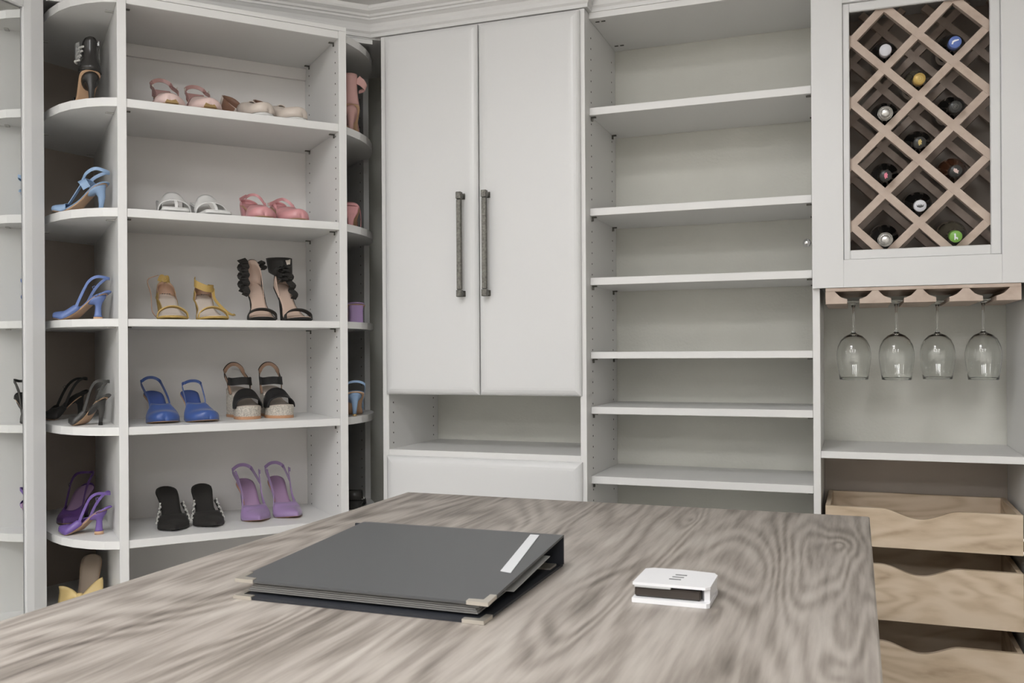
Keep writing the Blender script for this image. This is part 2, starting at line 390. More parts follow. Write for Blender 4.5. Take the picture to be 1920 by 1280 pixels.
# ------------------------------------------------------------------ open shelf bay
sb = thing('open_shelf_unit', 'open white shelf unit with seven empty shelves between the cabinets', 'shelves', (-.42, 2.62, 0))
def B(x): return x + .42
for za, zb in ((1.949, 1.971), (1.652, 1.674), (1.447, 1.469), (1.230, 1.250), (1.067, 1.088), (.861, .883), (.56, .582), (.10, .122)):
    box('shelf', B(-.7345), B(-.1105), .0, .318, za, zb, 'white', sb, b=.001)
    if za < .8: continue
    for y_ in (.022, .268):
        box('shelf_pin', B(-.734), B(-.720), y_ - .004, y_ + .004, za - .004, za - .0003, 'pin', sb, b=.0005)
        box('shelf_pin', B(-.734), B(-.7295), y_ - .004, y_ + .004, za - .013, za - .004, 'pin', sb, b=.0005)
        box('shelf_pin', B(-.125), B(-.1107), y_ - .004, y_ + .004, za - .004, za - .0003, 'pin', sb, b=.0005)
box('top_panel', B(-.7345), B(-.1105), 0, .318, 2.234, 2.255, 'white', sb)
for y_ in (.030, .262):
    for x_ in (-.722, -.704): box('shelf_pin', B(x_), B(x_ + .012), y_ - .002, y_ + .002, 2.2315, 2.2338, 'pin', sb, b=.0004)
holes('peg_holes', [(B(-.735), y_, .80 + .032 * i + .008) for i in range(44) for y_ in (.022, .268)], (1, 0), .0026, sb)

# ------------------------------------------------------------------ wine cabinet / right bay
wc = thing('wine_cabinet', 'white wine cabinet with a framed lattice front above and pull-out drawers below', 'cabinet', (.155, 2.62, 0))
def C_(x): return x - .155
box('side_panel', C_(-.110), C_(-.091), 0, .318, 0, 2.25, 'white', wc)
box('side_panel', C_(.401), C_(.420), 0, .318, 0, 2.25, 'white', wc)
box('top_panel', C_(-.091), C_(.401), 0, .318, 2.23, 2.25, 'white', wc)
box('cabinet_floor', C_(-.091), C_(.401), .0, .318, 1.4255, 1.4435, 'white', wc)
box('cabinet_back', C_(-.091), C_(.401), .300, .310, 1.4435, 2.23, 'taupe', wc)
box('shelf', C_(-.0905), C_(.4005), .0, .318, .959, .978, 'white', wc)
box('lower_back', C_(-.091), C_(.401), .312, .3185, .10, .959, 'taupe', wc)
df = part('door_frame', wc)
yf, yb = -.020, -.0005
box('stile', C_(-.1095), C_(-.030), yf, yb, 1.4175, 2.2445, 'door', df)
box('stile', C_(.3465), C_(.4195), yf, yb, 1.4175, 2.2445, 'door', df)
box('rail', C_(-.0300), C_(.3465), yf, yb, 1.4175, 1.4915, 'door', df)
box('rail', C_(-.0300), C_(.3465), yf, yb, 2.176, 2.2445, 'door', df)
box('bead', C_(-.0300), C_(-.0125), yf + .008, yb, 1.4915, 2.176, 'door', df, b=.002)
box('bead', C_(.3225), C_(.3465), yf + .008, yb, 1.4915, 2.176, 'door', df, b=.002)
box('bead', C_(-.0125), C_(.3225), yf + .008, yb, 1.4915, 1.517, 'door', df, b=.002)
box('bead', C_(-.0125), C_(.3225), yf + .008, yb, 2.152, 2.176, 'door', df, b=.002)
# chrome ball knob on the side of the wine cabinet
kn = part('catch', wc, (C_(-.110), .045, 1.552))
box('plate', -.0025, 0, -.008, .008, -.022, .022, 'chrome', kn)
kb = lathe('ball_knob', [(.0001, -.0118)] + [(.0118 * math.cos(a), .0118 * math.sin(a)) for a in [(-80 + 10 * i) * PI / 180 for i in range(17)]] + [(.0001, .0118)], 'chrome', kn, 24)
kb.location = (-.0155, 0, -.004)
# lattices: front and rear, 45 degree slats
def lattice(yy, th):
    la = part('wine_lattice', wc)
    x0, x1, z0, z1 = -.089, .399, 1.4445, 2.228
    hw = .0100
    def slat(c, s, off):   # line z = c + s*(x)   clipped to the box
        xs = sorted([x0, x1]); pts = []
        xa, xb = x0, x1
        za, zb = c + s * xa, c + s * xb
        # clip in z
        def atz(z): return (z - c) / s
        lo, hi = sorted((atz(z0 + .012), atz(z1 - .012)))
        xa, xb = max(xa + .012, lo), min(xb - .012, hi)
        if xb - xa < .03: return
        dx, dz = hw / 2 ** .5, hw / 2 ** .5
        nx, nz = (-dx * s, dz)
        p0 = (xa, c + s * xa); p1 = (xb, c + s * xb)
        poly = [(p0[0] + nx, p0[1] + nz), (p0[0] - nx, p0[1] - nz), (p1[0] - nx, p1[1] - nz), (p1[0] + nx, p1[1] + nz)]
        ar = sum(poly[i][0] * poly[(i + 1) % 4][1] - poly[(i + 1) % 4][0] * poly[i][1] for i in range(4))
        if ar < 0: poly = poly[::-1]
        poly = [(C_(x), z) for x, z in poly]
        prism('slat', poly, yy + off, yy + th - off, 'lattice', la, axis='y')
    for k in range(-12, 14):
        c = 2.078 + .157 + .1650 * k     # falling slats
        slat(c, -1, 0)
        c = 2.078 - .157 + .1650 * k     # rising slats
        slat(c, 1, .0012)
lattice(.002, .020)
lattice(.205, .020)
# drawers
def drawer(zb, zt, yfr, label):
    d = part('drawer', wc, (0, yfr, 0))
    xa, xb = C_(-.079), C_(.389)
    P = [(xa, zb), (xb, zb), (xb, zt)]
    cx = C_(.153); hwid = .092; dep = .0245
    n_ = 20
    for i in range(n_ + 1):
        u = 1 - 2 * i / n_; P.append((cx + hwid * u, zt - dep * (.5 + .5 * math.cos(PI * abs(u) ** 1.0)) ** .85))
    P.append((xa, zt))
    prism('front_panel', P, 0, .013, 'birch', d, axis='y')
    for xs in ((xa, xa + .0125), (xb - .0125, xb)): box('side_board', xs[0], xs[1], .0135, .295, zb, zt, 'birch', d)
    box('rear_board', xa + .0125, xb - .0125, .282, .295, zb, zt, 'birch', d)
    box('drawer_bottom', xa + .0125, xb - .0125, .0135, .282, zb + .008, zb + .014, 'birch', d)
    for xs in ((C_(-.0905), xa - .0003), (xb + .0003, C_(.4005))):
        P_ = [boxgeo(xs[0], xs[1], .014, .30, zb + .0, zb + .008), boxgeo(xs[0], xs[1], .010, .30, zb + .034, zb + .042), boxgeo(xs[0] + .003, xs[1] - .003, .014, .30, zb + .008, zb + .034)]
        mesh('slide_rail', *merge(P_), 'chrome', d)
drawer(.733, .835, -.026, '')
drawer(.542, .688, -.026, '')
drawer(.345, .487, -.026, '')

# ------------------------------------------------------------------ stemware rack and glasses
sr = thing('stemware_rack', 'pale wooden stemware rack with four slots under the wine cabinet', 'glass rack', (.155, 2.60, 0))
box('top_board', C_(-.076), C_(.389), 0, .31, 1.4075, 1.4165, 'lattice', sr)
SX = [-.006, .1025, .210, .3178]
zt_, zb_ = 1.4073, 1.3745
edges = []
gaps = [(x - .0155, x + .0155) for x in SX]
xs_ = [-.076] + [v for g_ in gaps for v in g_] + [.389]
for i in range(5):
    xa, xb = xs_[2 * i], xs_[2 * i + 1]
    P = []
    ml = i > 0; mr = i < 4
    # bottom from left to right
    P.append((xa, zb_)); P.append((xb, zb_))
    if mr: P += [(xb, zb_ + .012), (xb - .008, zb_ + .014), (xb - .018, zb_ + .019), (xb - .026, zb_ + .027), (xb - .031, zt_)]
    else: P += [(xb, zt_)]
    if ml: P += [(xa + .031, zt_), (xa + .026, zb_ + .027), (xa + .018, zb_ + .019), (xa + .008, zb_ + .014), (xa, zb_ + .012)]
    else: P += [(xa, zt_)]
    prism('rail', [(C_(x), z) for x, z in P], 0, .30, 'lattice', sr, axis='y')
gprof_o = [(.036, .0), (.0375, .001), (.0395, .018), (.0430, .040), (.0450, .058), (.0450, .074), (.0415, .093), (.0340, .109), (.0230, .120), (.0110, .1255), (.0060, .129),
           (.0034, .137), (.0030, .170), (.0033, .196), (.0060, .2065), (.0120, .2105), (.0250, .2125), (.0330, .2135), (.0335, .2150), (.0001, .2158)]
gprof_i = [(.0001, .1215), (.0100, .1208), (.0215, .1170), (.0325, .1065), (.0400, .0915), (.0442, .074), (.0442, .058), (.0422, .040), (.0387, .018), (.0366, .001)]
sides = ['leftmost hanging wine glass, nearest the open shelves', 'second hanging wine glass from the open shelves, beside the leftmost one',
         'third hanging wine glass from the open shelves, left of the rightmost one', 'rightmost hanging wine glass, nearest the right side panel']
ggeo = None
for i, (x, y) in enumerate(zip(SX, (2.70, 2.69, 2.775, 2.73))):
    gt = thing('wine_glass', 'clear stemmed ' + sides[i], 'wine glass', (x, y, 1.169), 0, 'wine glasses hanging upside down in the rack')
    if ggeo is None:
        ggeo = lathe('bowl', gprof_i[::-1][::-1] and (gprof_o + gprof_i), 'glass', gt, 48)
    else:
        c = ggeo.copy(); COL.objects.link(c); c.parent = gt

# ------------------------------------------------------------------ wine bottles (local +z = towards the viewer along the neck)
def bottle(x, z, label, cap, glass, kind, mark=None, mcol=None, capr=.0152, mrot=0):
    yfront = 2.592
    b_ = thing('wine_bottle', label, 'bottle', (x, yfront, z + .0345), 0, 'wine bottles in the lattice')
    tilt = math.atan((.066 - .0345) / .205)
    b_.rotation_euler = (PI / 2 + tilt, 0, 0)      # local z points to -y (towards the room)
    body = [(.0001, -.298), (.030, -.298), (.0365, -.292), (.0372, -.28), (.0372, -.118), (.0355, -.104), (.029, -.088), (.0205, -.074), (.0165, -.062), (.0142, -.050), (.0138, -.006)]
    lathe('bottle_glass', body + [(.0001, -.006)], glass, b_, 32)
    if kind == 'crown':
        lathe('capsule', [(.0001, -.052), (.0146, -.052), (.0150, -.03), (.0152, -.004), (.0150, -.0005), (.0138, .0010), (.0001, .0012)], cap, b_, 28)
    elif kind == 'cork':
        lathe('capsule', [(.0001, -.045), (.0165, -.045), (.0160, -.012), (.0165, -.006), (.0168, -.003), (.0150, 0), (.0001, 0)], 'silver', b_, 28)
        lathe('cork_top', [(.0001, 0), (.0118, 0), (.0122, .003), (.0110, .0065), (.0075, .0085), (.0001, .0092)], 'silver', b_, 24)
        P_ = []
        for q in range(4):
            a = q * PI / 2 + .6
            P_.append(boxgeo(-.0007, .0007, -.0007, .0007, 0, .0215, .0002))
            vv = []
            for v in P_[-1][0]:
                # wire running from the rim over the cork
                r = .0172 - .35 * max(0, v[2] - .008) if v[2] > .01 else .0172
                vv.append((r * math.cos(a) + v[0], r * math.sin(a) + v[1], v[2] - .013))
            P_[-1] = (vv, P_[-1][1])
        ringV, ringF = [], []
        for k in range(24):
            a = 2 * PI * k / 24
            for dr, dz in ((0, -.0008), (.0012, 0), (0, .0008), (-.0012, 0)): ringV.append(((.0176 + dr) * math.cos(a), (.0176 + dr) * math.sin(a), -.010 + dz))
        for k in range(24):
            for j in range(4): ringF.append([k * 4 + j, k * 4 + (j + 1) % 4, ((k + 1) % 24) * 4 + (j + 1) % 4, ((k + 1) % 24) * 4 + j])
        P_.append((ringV, ringF))
        mesh('wire_cage', *merge(P_), 'chrome', b_)
    if mark:
        cz = .0016
        polys = mark
        P_ = []
        ca, sa = math.cos(mrot), math.sin(mrot)
        for pl in polys:
            n = len(pl)
            pts = [((px * ca - py * sa) * .00125, (px * sa + py * ca) * .00125) for px, py in pl]
            V_ = [(px, py, cz - .0008) for px, py in pts] + [(px, py, cz) for px, py in pts]
            P_.append((V_, [list(range(n))[::-1], list(range(n, 2 * n))] + [[i, (i + 1) % n, n + (i + 1) % n, n + i] for i in range(n)]))
        mesh('cap_print', *merge(P_), mcol, b_)
    return b_
beast = [[(-2, -6), (0, -6.5), (1, -4), (3, -4.5), (4, -3), (2.5, -1), (4, 1), (3.5, 3.5), (2, 4), (2.5, 6), (.5, 6.5), (-1, 5), (-3, 4.5), (-2.5, 2.5), (-4, 1), (-2.5, 0), (-3.5, -2), (-2, -3.5)]]
gun = [[(-7, -3.5), (-4, -4), (-3, -.5), (0, 1), (7, 3), (6.5, 5), (-1, 4.5), (-5, 2.5)]]
crownm = [[(-6, -2), (0, -4), (6, -2), (7, 3.5), (4, 0), (3, 4), (1.2, 0), (0, 5), (-1.2, 0), (-3, 4), (-4, 0), (-7, 3.5)]]
llama = [[(-4, 5.5), (-1, 7), (0, 5), (.2, -1), (3.5, -1.5), (4, -6), (2.2, -6), (1.5, -4), (-.5, -4), (-1, -7), (-3, -7), (-3, 4)]]
def ringm(r0, r1, a0, a1, n=20):
    o = [(r1 * math.cos(a0 + (a1 - a0) * i / n), r1 * math.sin(a0 + (a1 - a0) * i / n)) for i in range(n + 1)]
    i_ = [(r0 * math.cos(a0 + (a1 - a0) * i / n), r0 * math.sin(a0 + (a1 - a0) * i / n)) for i in range(n + 1)]
    return [[o[i], o[i + 1], i_[i + 1], i_[i]] for i in range(n)]
letterp = ringm(5.6, 6.4, -2.2, 2.6) + [[(-2.6, -5), (-1.6, -5), (-1.6, 3), (-2.6, 3)], [(-1.6, 3), (1.5, 3), (1.5, 2), (-1.6, 2)], [(1.5, 3), (2.6, 2), (2.6, -1), (1.6, -1), (1.5, 2)], [(-1.6, -1), (2, -1), (1.6, -2), (-1.6, -2)]]
swirl = ringm(4.8, 5.5, 0, 6.28) + ringm(1.2, 2.6, .4, 4.5)
bottle(.0765, 2.0010, 'dark wine bottle with a plain white cap, top left of the lattice', 'capwhite', 'glassdark', 'crown')
bottle(.2415, 2.0010, 'dark wine bottle with a blue cap printed white, top right of the lattice', 'capblue', 'glassdark', 'crown', gun, 'printwhite')
bottle(.1575, 1.9165, 'wine bottle with a gold cap bearing a ringed letter', 'capgold', 'glassolive', 'crown', letterp, 'printgold')
bottle(.0755, 1.8360, 'wine bottle with wired silver cork, below the white-capped bottle', 'silver', 'glassdark', 'cork')
bottle(.2415, 1.8360, 'wine bottle with an embossed black cap, below the blue-capped bottle', 'capblack', 'glassdark', 'crown', swirl, 'pin')
bottle(.1575, 1.7520, 'wine bottle with a black cap printed with a gold beast', 'capblack', 'glassdark', 'crown', beast, 'printgold')
bottle(.0755, 1.6720, 'dark wine bottle with black cap and hot pink beast, left column', 'capblack', 'glassdark', 'crown', beast, 'printpink')
bottle(.2415, 1.6720, 'brown wine bottle with black cap and soft pink beast, right column', 'capblack', 'glassbrown', 'crown', beast, 'pinkpale', mrot=.8)
bottle(.1575, 1.5880, 'dark wine bottle with a white cap printed with a dark crown', 'capwhite', 'glassdark', 'crown', crownm, 'printdark')
bottle(.0735, 1.5045, 'wine bottle with wired silver cork at the bottom left of the lattice', 'silver', 'glassdark', 'cork')
bottle(.2405, 1.5045, 'clear-brown wine bottle with a green cap, bottom right of the lattice', 'capgreen', 'glassolive', 'crown', llama, 'printwhite')

# ------------------------------------------------------------------ island
isl = thing('island', 'closet island with a weathered grey wood-grain top in the foreground', 'island', (-.503, .20, 0))
box('countertop', -.527, .527, -1.6, 1.812, .880, .910, 'island', isl, b=.0025)
box('base', -.495, .495, -1.56, 1.775, .08, .880, 'white', isl)
box('toe_kick', -.46, .46, -1.5, 1.74, 0, .08, 'trim', isl)

# ------------------------------------------------------------------ binder
ZT = .9103
bd = thing('ring_binder', 'black three ring binder with metal corners and a pale spine label lying on the island', 'binder', (-.44, 1.0585, ZT), 0)
# local: x from -.385 (left) to 0 (right open end), y from 0 (fore edge) to .333 (spine)
def slab(pts_bottom, th):
    V_ = [tuple(p) for p in pts_bottom] + [(p[0], p[1], p[2] + th) for p in pts_bottom]
    return V_, [[3, 2, 1, 0], [4, 5, 6, 7], [0, 1, 5, 4], [1, 2, 6, 5], [2, 3, 7, 6], [3, 0, 4, 7]]
mesh('back_cover', *slab([(-.372, 0, 0), (.002, 0, 0), (.002, .333, 0), (-.372, .333, 0)], .0035), 'binder_edge', bd)
mesh('front_cover', *slab([(-.378, .012, .0205), (.003, .012, .0205), (.006, .320, .0475), (-.352, .320, .0475)], .0035), 'binder', bd)
mesh('spine', *slab([(-.372, .3285, .0036), (.004, .3285, .0036), (.004, .3330, .0036), (-.372, .3330, .0036)], .043), 'binder_edge', bd)
mesh('hinge_flap', *slab([(-.352, .318, .0475), (.005, .318, .0475), (.004, .3335, .0462), (-.356, .3335, .0462)], .0033), 'binder', bd)
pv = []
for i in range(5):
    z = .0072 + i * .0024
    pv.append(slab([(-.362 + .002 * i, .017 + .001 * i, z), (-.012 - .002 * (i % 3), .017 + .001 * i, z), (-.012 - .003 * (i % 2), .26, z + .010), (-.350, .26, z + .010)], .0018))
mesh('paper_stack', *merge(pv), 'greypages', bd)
mesh('loose_sheets', *merge([slab([(-.30, .10, .0165), (.002, .11, .0140), (.004, .262, .0300), (-.30, .262, .0340)], .0010), slab([(-.30, .13, .0190), (-.010, .14, .0180), (-.004, .268, .0275), (-.30, .262, .0365)], .0012)]), 'paper', bd)
mesh('label_strip', *slab([(-.026, .132, .0348), (-.009, .128, .0345), (-.030, .312, .0505), (-.045, .312, .0505)], .0008), 'label', bd)
for x_ in (-.05, -.18, -.31):
    P_ = []; r_ = .017
    for k in range(16):
        a0, a1 = PI * 2 * k / 16, PI * 2 * (k + 1) / 16
        c0 = (x_, .300 + r_ * math.cos(a0), .0225 + r_ * math.sin(a0)); c1 = (x_, .300 + r_ * math.cos(a1), .0225 + r_ * math.sin(a1))
        P_.append(([(c0[0] - .0013, *c0[1:]), (c0[0] + .0013, *c0[1:]), (c1[0] + .0013, *c1[1:]), (c1[0] - .0013, *c1[1:]),
                    (c0[0] - .0013, .300 + (r_ - .0026) * math.cos(a0), .0225 + (r_ - .0026) * math.sin(a0)), (c0[0] + .0013, .300 + (r_ - .0026) * math.cos(a0), .0225 + (r_ - .0026) * math.sin(a0)),
                    (c1[0] + .0013, .300 + (r_ - .0026) * math.cos(a1), .0225 + (r_ - .0026) * math.sin(a1)), (c1[0] - .0013, .300 + (r_ - .0026) * math.cos(a1), .0225 + (r_ - .0026) * math.sin(a1))],
                   [[0, 1, 2, 3], [7, 6, 5, 4], [0, 4, 5, 1], [3, 2, 6, 7], [1, 5, 6, 2], [0, 3, 7, 4]]))
    mesh('ring', *merge(P_), 'nickel', bd)
mesh('ring_plate', *slab([(-.36, .286, .0037), (-.004, .286, .0037), (-.004, .318, .0037), (-.36, .318, .0037)], .003), 'nickel', bd)
def corner(x, y, z, sx, slope=0.):
    a = .030
    L_ = [(0, 0), (a, 0), (a, .009), (.010, .010), (.009, a), (0, a)]
    V_ = [(x + sx * (px - .0015), y + (py - .0015), z + slope * py - .0006) for px, py in L_] + [(x + sx * (px - .0015), y + (py - .0015), z + slope * py + .0044) for px, py in L_]
    n = 6; Fc_ = [list(range(n))[::-1], list(range(n, 2 * n))] + [[i, (i + 1) % n, n + (i + 1) % n, n + i] for i in range(n)]
    if sx < 0: Fc_ = [q[::-1] for q in Fc_]
    mesh('metal_corner', V_, Fc_, 'nickel', bd)
corner(-.378, .012, .0205, 1, .0877); corner(.003, .012, .0205, -1, .0877)
corner(-.372, 0, .0006, 1); corner(.002, 0, .0006, -1)

# ------------------------------------------------------------------ small white gadget
gd = thing('white_charger_box', 'small white plastic box with a dark open front and three vent slots on the island', 'gadget', (-.235, 1.2215, ZT), 0)
x0, x1, y0, y1 = -.052, .052, 0, .092
P = [(x0, 0), (x1 - .004, 0), (x1, .004), (x1, y1 - .012), (x1 - .006, y1), (.0, y1 + .006), (x0 + .01, y1 + .004), (x0, y1 - .004)]
prism('base_tray', P, 0, .0062, 'plastic', gd)
P2 = [(x0, .006), (x1 - .006, .006), (x1, .012), (x1, y1 - .012), (x1 - .006, y1), (.0, y1 + .006), (x0 + .01, y1 + .004), (x0, y1 - .004)]
prism('lid', P2, .0225, .0262, 'plastic', gd)
prism('housing', [(x0 + .001, .034), (x1 - .018, .034), (x1 - .008, .012), (x1 - .001, .014), (x1 - .001, y1 - .012), (x1 - .007, y1 - .001), (.0, y1 + .005), (x0 + .01, y1 + .003), (x0 + .001, y1 - .005)], .0062, .0225, 'plastic', gd)
box('dark_insert', x0 + .002, x1 - .0125, .0085, .034, .0063, .0195, 'smoke', gd, b=.002)
box('clear_strip', x0 + .002, .0, .0055, .034, .0195, .0222, 'paper', gd, b=.0008)
for i in range(3): box('vent_slot', -.008 + .002 * i, .008 + .002 * i, .036 + .013 * i, .0395 + .013 * i, .0262, .0266, 'slot', gd, b=.0001)

# ------------------------------------------------------------------ ceiling lights
for i, (x, y) in enumerate(PANELS):
    nm = ['rear row left', 'rear row middle', 'rear row right', 'middle row left', 'middle row centre', 'middle row right', 'single one above the island'][i]
    lt = thing('ceiling_light', 'square recessed LED ceiling panel, ' + nm, 'ceiling light', (x, y, CEIL), 0, 'ceiling LED panels')
    box('frame', -.31, .31, -.31, .31, -.012, -.0005, 'trim', lt)
    box('diffuser', -.285, .285, -.285, .285, -.016, -.0121, 'led', lt)
# ------------------------------------------------------------------ shoes (local x runs from heel to toe, z up, y to the side)
def sst(a, b, x):
    t = max(0, min(1, (x - a) / (b - a))); return t * t * (3 - 2 * t)
class Last:
    """footbed surface: length, heel height, toe shape"""
    def __init__(s, L, h, toe='point', wb=.038, wh=.027, ball=.70, plat=.004, side=1, rise=.22):
        s.L, s.h, s.toe, s.wb, s.wh, s.ball, s.plat, s.side, s.rise = L, h, toe, wb, wh, ball, plat, side, rise
    def z(s, t):
        b = s.plat
        f = max(0, 1 - t / (s.ball + .04)); k = min(1, s.h / .07)
        zz = (1 - sst(s.rise - .06, s.ball + .02, t)) * (1 - .62 * k) + .62 * k * (f ** 1.12)
        return b + (s.h - b) * zz + .006 * max(0, (t - s.ball - .05)) / .25
    def w(s, t):
        if t < .12: return s.wh * math.sqrt(max(0, 1 - ((.12 - t) / .12) ** 2))
        if t < .42: return s.wh + (s.wh * .86 - s.wh) * sst(.12, .42, t)
        if t < s.ball: return s.wh * .86 + (s.wb - s.wh * .86) * sst(.42, s.ball, t)
        u = (t - s.ball) / (1 - s.ball)
        if s.toe == 'point': return s.wb * max(0, (1 - u ** 1.35)) ** .9
        if s.toe == 'almond': return s.wb * math.sqrt(max(0, 1 - u ** 2.3))
        if s.toe == 'round': return s.wb * math.sqrt(max(0, 1 - u ** 3.0))
        return s.wb * (1 - .12 * u) if u < .93 else s.wb * .88 * math.sqrt(max(0, 1 - ((u - .93) / .07) ** 2))
    def c(s, t): return s.side * (.007 * math.sin(PI * min(1, t)) - .004 * t)
    def p(s, t, v, dz=0.): return Vector((t * s.L, s.c(t) + v * s.w(t), s.z(t) + dz))
TS = [0, .006, .02, .05, .09, .14, .2, .26, .32, .38, .44, .5, .56, .62, .68, .74, .8, .86, .91, .95, .975, .992, 1.0]
def bed(la, name, m_, par, z0, z1, t0=0., t1=1., ws=1., cup=0.):
    ts = [t for t in TS if t0 < t < t1]; ts = [t0] + ts + [t1]
    V_, n = [], 6
    for dz in (z0, z1):
        for t in ts:
            for k in range(n + 1):
                v = -1 + 2 * k / n; q = la.p(t, v * ws, dz); q.z += cup * v * v; V_.append(q)
    a = len(ts) * (n + 1); Fc_ = []
    for i in range(len(ts) - 1):
        for k in range(n):
            p = i * (n + 1) + k
            Fc_.append([p, p + 1, p + n + 2, p + n + 1]); Fc_.append([a + p, a + p + n + 1, a + p + n + 2, a + p + 1])
        p = i * (n + 1); Fc_.append([p, p + n + 1, a + p + n + 1, a + p]); p += n; Fc_.append([p + n + 1, p, a + p, a + p + n + 1])
    for i in (0, len(ts) - 1):
        for k in range(n):
            p = i * (n + 1) + k; q = [p, a + p, a + p + 1, p + 1]; Fc_.append(q if i == 0 else q[::-1])
    return mesh(name, V_, Fc_, m_, par, smooth=True)
def thick(V_, nrow, ncol, th):
    """turn a grid sheet into a thin closed shell; normals from neighbours"""
    def P(i, j): return V_[i * ncol + j]
    out = []
    for i in range(nrow):
        for j in range(ncol):
            a = P(min(i + 1, nrow - 1), j) - P(max(i - 1, 0), j); b = P(i, min(j + 1, ncol - 1)) - P(i, max(j - 1, 0))
            n = a.cross(b); n = n.normalized() if n.length > 1e-9 else Vector((0, 0, 1)); out.append(P(i, j) - n * th)
    W_ = list(V_) + out; o = nrow * ncol; Fc_ = []
    for i in range(nrow - 1):
        for j in range(ncol - 1):
            p = i * ncol + j; Fc_.append([p, p + ncol, p + ncol + 1, p + 1]); Fc_.append([o + p, o + p + 1, o + p + ncol + 1, o + p + ncol])
    for j in range(ncol - 1):
        Fc_.append([j, j + 1, o + j + 1, o + j]); p = (nrow - 1) * ncol + j; Fc_.append([p + 1, p, o + p, o + p + 1])
    for i in range(nrow - 1):
        p = i * ncol; Fc_.append([p + ncol, p, o + p, o + p + ncol]); p += ncol - 1; Fc_.append([p, p + ncol, o + p + ncol, o + p])
    return W_, Fc_
def vamp(la, m_, par, ts, tc, H, name='vamp', t1=1.0, low=.012, pw=.6, out=1.04, nu=14, nv=18, zoff=-.002, Hpow=.75):
    """toe box: ts = where the sides start, tc = where the throat centre starts"""
    V_ = []
    for i in range(nu + 1):
        for j in range(nv + 1):
            th_ = PI * j / nv; s_ = math.sin(th_)
            st = ts + (tc - ts) * s_ ** 1.6
            u = i / nu; t = st + (t1 - st) * (1 - (1 - u) ** 1.35)
            f = max(0, min(1, (t - min(ts, tc)) / (1 - min(ts, tc))))
            h_ = (low + (H - low) * max(0, 1 - f) ** Hpow) * math.sqrt(max(.02, 1 - max(0, (u - .80) / .20) ** 2.2))
            q = la.p(t, math.cos(th_) * out, zoff); q.z += h_ * s_ ** pw; V_.append(q)
    return mesh(name, *thick(V_, nu + 1, nv + 1, .0012), m_, par, smooth=True)
def counter(la, m_, par, te, hb, hs, name='heel_counter', lean=.004, n=26):
    """closed back: side height hs rising to hb behind the heel"""
    V_ = []; rows = 6
    idx = []
    for k in range(n + 1):
        v = -1 + 2 * k / n; t = te * abs(v) ** 1.6; idx.append((t, 1 if v >= 0 else -1, abs(v)))
    for r in range(rows):
        f = r / (rows - 1)
        for t, sg, av in idx:
            hh = hb + (hs - hb) * sst(.05, 1, av)
            b = la.p(t, sg, -.002)
            q = Vector((b.x + (.010 * math.sin(PI * f) * -1 + lean * f) * (1 - av), b.y * (1 - .10 * f), b.z + hh * f)); V_.append(q)
    return mesh(name, *thick(V_, rows, n + 1, .0015), m_, par, smooth=True)
def cr(pts, per=7):
    P_ = [Vector(p) for p in pts]; out = []
    for i in range(len(P_) - 1):
        p0 = P_[i - 1] if i else P_[0] * 2 - P_[1]; p1, p2 = P_[i], P_[i + 1]; p3 = P_[i + 2] if i + 2 < len(P_) else P_[-1] * 2 - P_[-2]
        for k in range(per):
            t = k / per; out.append(.5 * ((2 * p1) + (p2 - p0) * t + (2 * p0 - 5 * p1 + 4 * p2 - p3) * t * t + (3 * p1 - p0 - 3 * p2 + p3) * t ** 3))
    out.append(P_[-1]); return out
def ribbon(name, pts, width, m_, par, th=.0022, up=(0, 0, 1), per=7, ws=None, twist=None):
    """strap: flat band following the points, its width lying along 'up'"""
    Q = cr(pts, per); V_ = []; n = len(Q)
    for i, q in enumerate(Q):
        tg = (Q[min(i + 1, n - 1)] - Q[max(i - 1, 0)]).normalized()
        u_ = Vector(up[0]).lerp(Vector(up[1]), i / (n - 1)) if isinstance(up[0], (tuple, Vector)) else Vector(up)
        s_ = u_ - tg * u_.dot(tg); s_ = s_.normalized() if s_.length > 1e-6 else Vector((1, 0, 0)); nn = tg.cross(s_)
        w_ = (width if ws is None else width * (ws[0] + (ws[1] - ws[0]) * i / (n - 1))) / 2
        for a, b in ((-1, -1), (1, -1), (1, 1), (-1, 1)): V_.append(q + s_ * (a * w_) + nn * (b * th / 2))
    Fc_ = [[3, 2, 1, 0], [4 * n - 4, 4 * n - 3, 4 * n - 2, 4 * n - 1]]
    for i in range(n - 1):
        for k in range(4): Fc_.append([4 * i + k, 4 * i + (k + 1) % 4, 4 * i + 4 + (k + 1) % 4, 4 * i + 4 + k])
    return mesh(name, V_, Fc_, m_, par, smooth=False)
def heel(name, secs, m_, par, sq=2., n=20, la=None):
    """loft of (z, x, rx, ry) sections"""
    V_, Fc_ = [], []
    for z, x, rx, ry in secs:
        for k in range(n):
            a = 2 * PI * k / n; c, s_ = math.cos(a), math.sin(a)
            V_.append((x + rx * math.copysign(abs(c) ** (2 / sq), c), ry * math.copysign(abs(s_) ** (2 / sq), s_), z))
    m2 = len(secs)
    if la is not None:
        for i, wgt in ((m2 - 1, 1), (m2 - 2, 1), (m2 - 3, .6)):
            for k in range(n):
                q = V_[i * n + k]; z_ = la.z(max(0, q[0]) / la.L) - .003 - (secs[-1][0] - secs[i][0]); V_[i * n + k] = (q[0], q[1], q[2] + wgt * (z_ - q[2]))
    for i in range(m2 - 1):
        for k in range(n): Fc_.append([i * n + k, i * n + (k + 1) % n, (i + 1) * n + (k + 1) % n, (i + 1) * n + k])
    up = secs[-1][0] > secs[0][0]
    b = list(range(n)); t = [(m2 - 1) * n + k for k in range(n)]
    Fc_ += [b[::-1], t] if up else [b, t[::-1]]
    if not up: Fc_ = [q[::-1] if i < (m2 - 1) * n else q for i, q in enumerate(Fc_)]
    return mesh(name, V_, Fc_, m_, par, smooth=sq < 3)
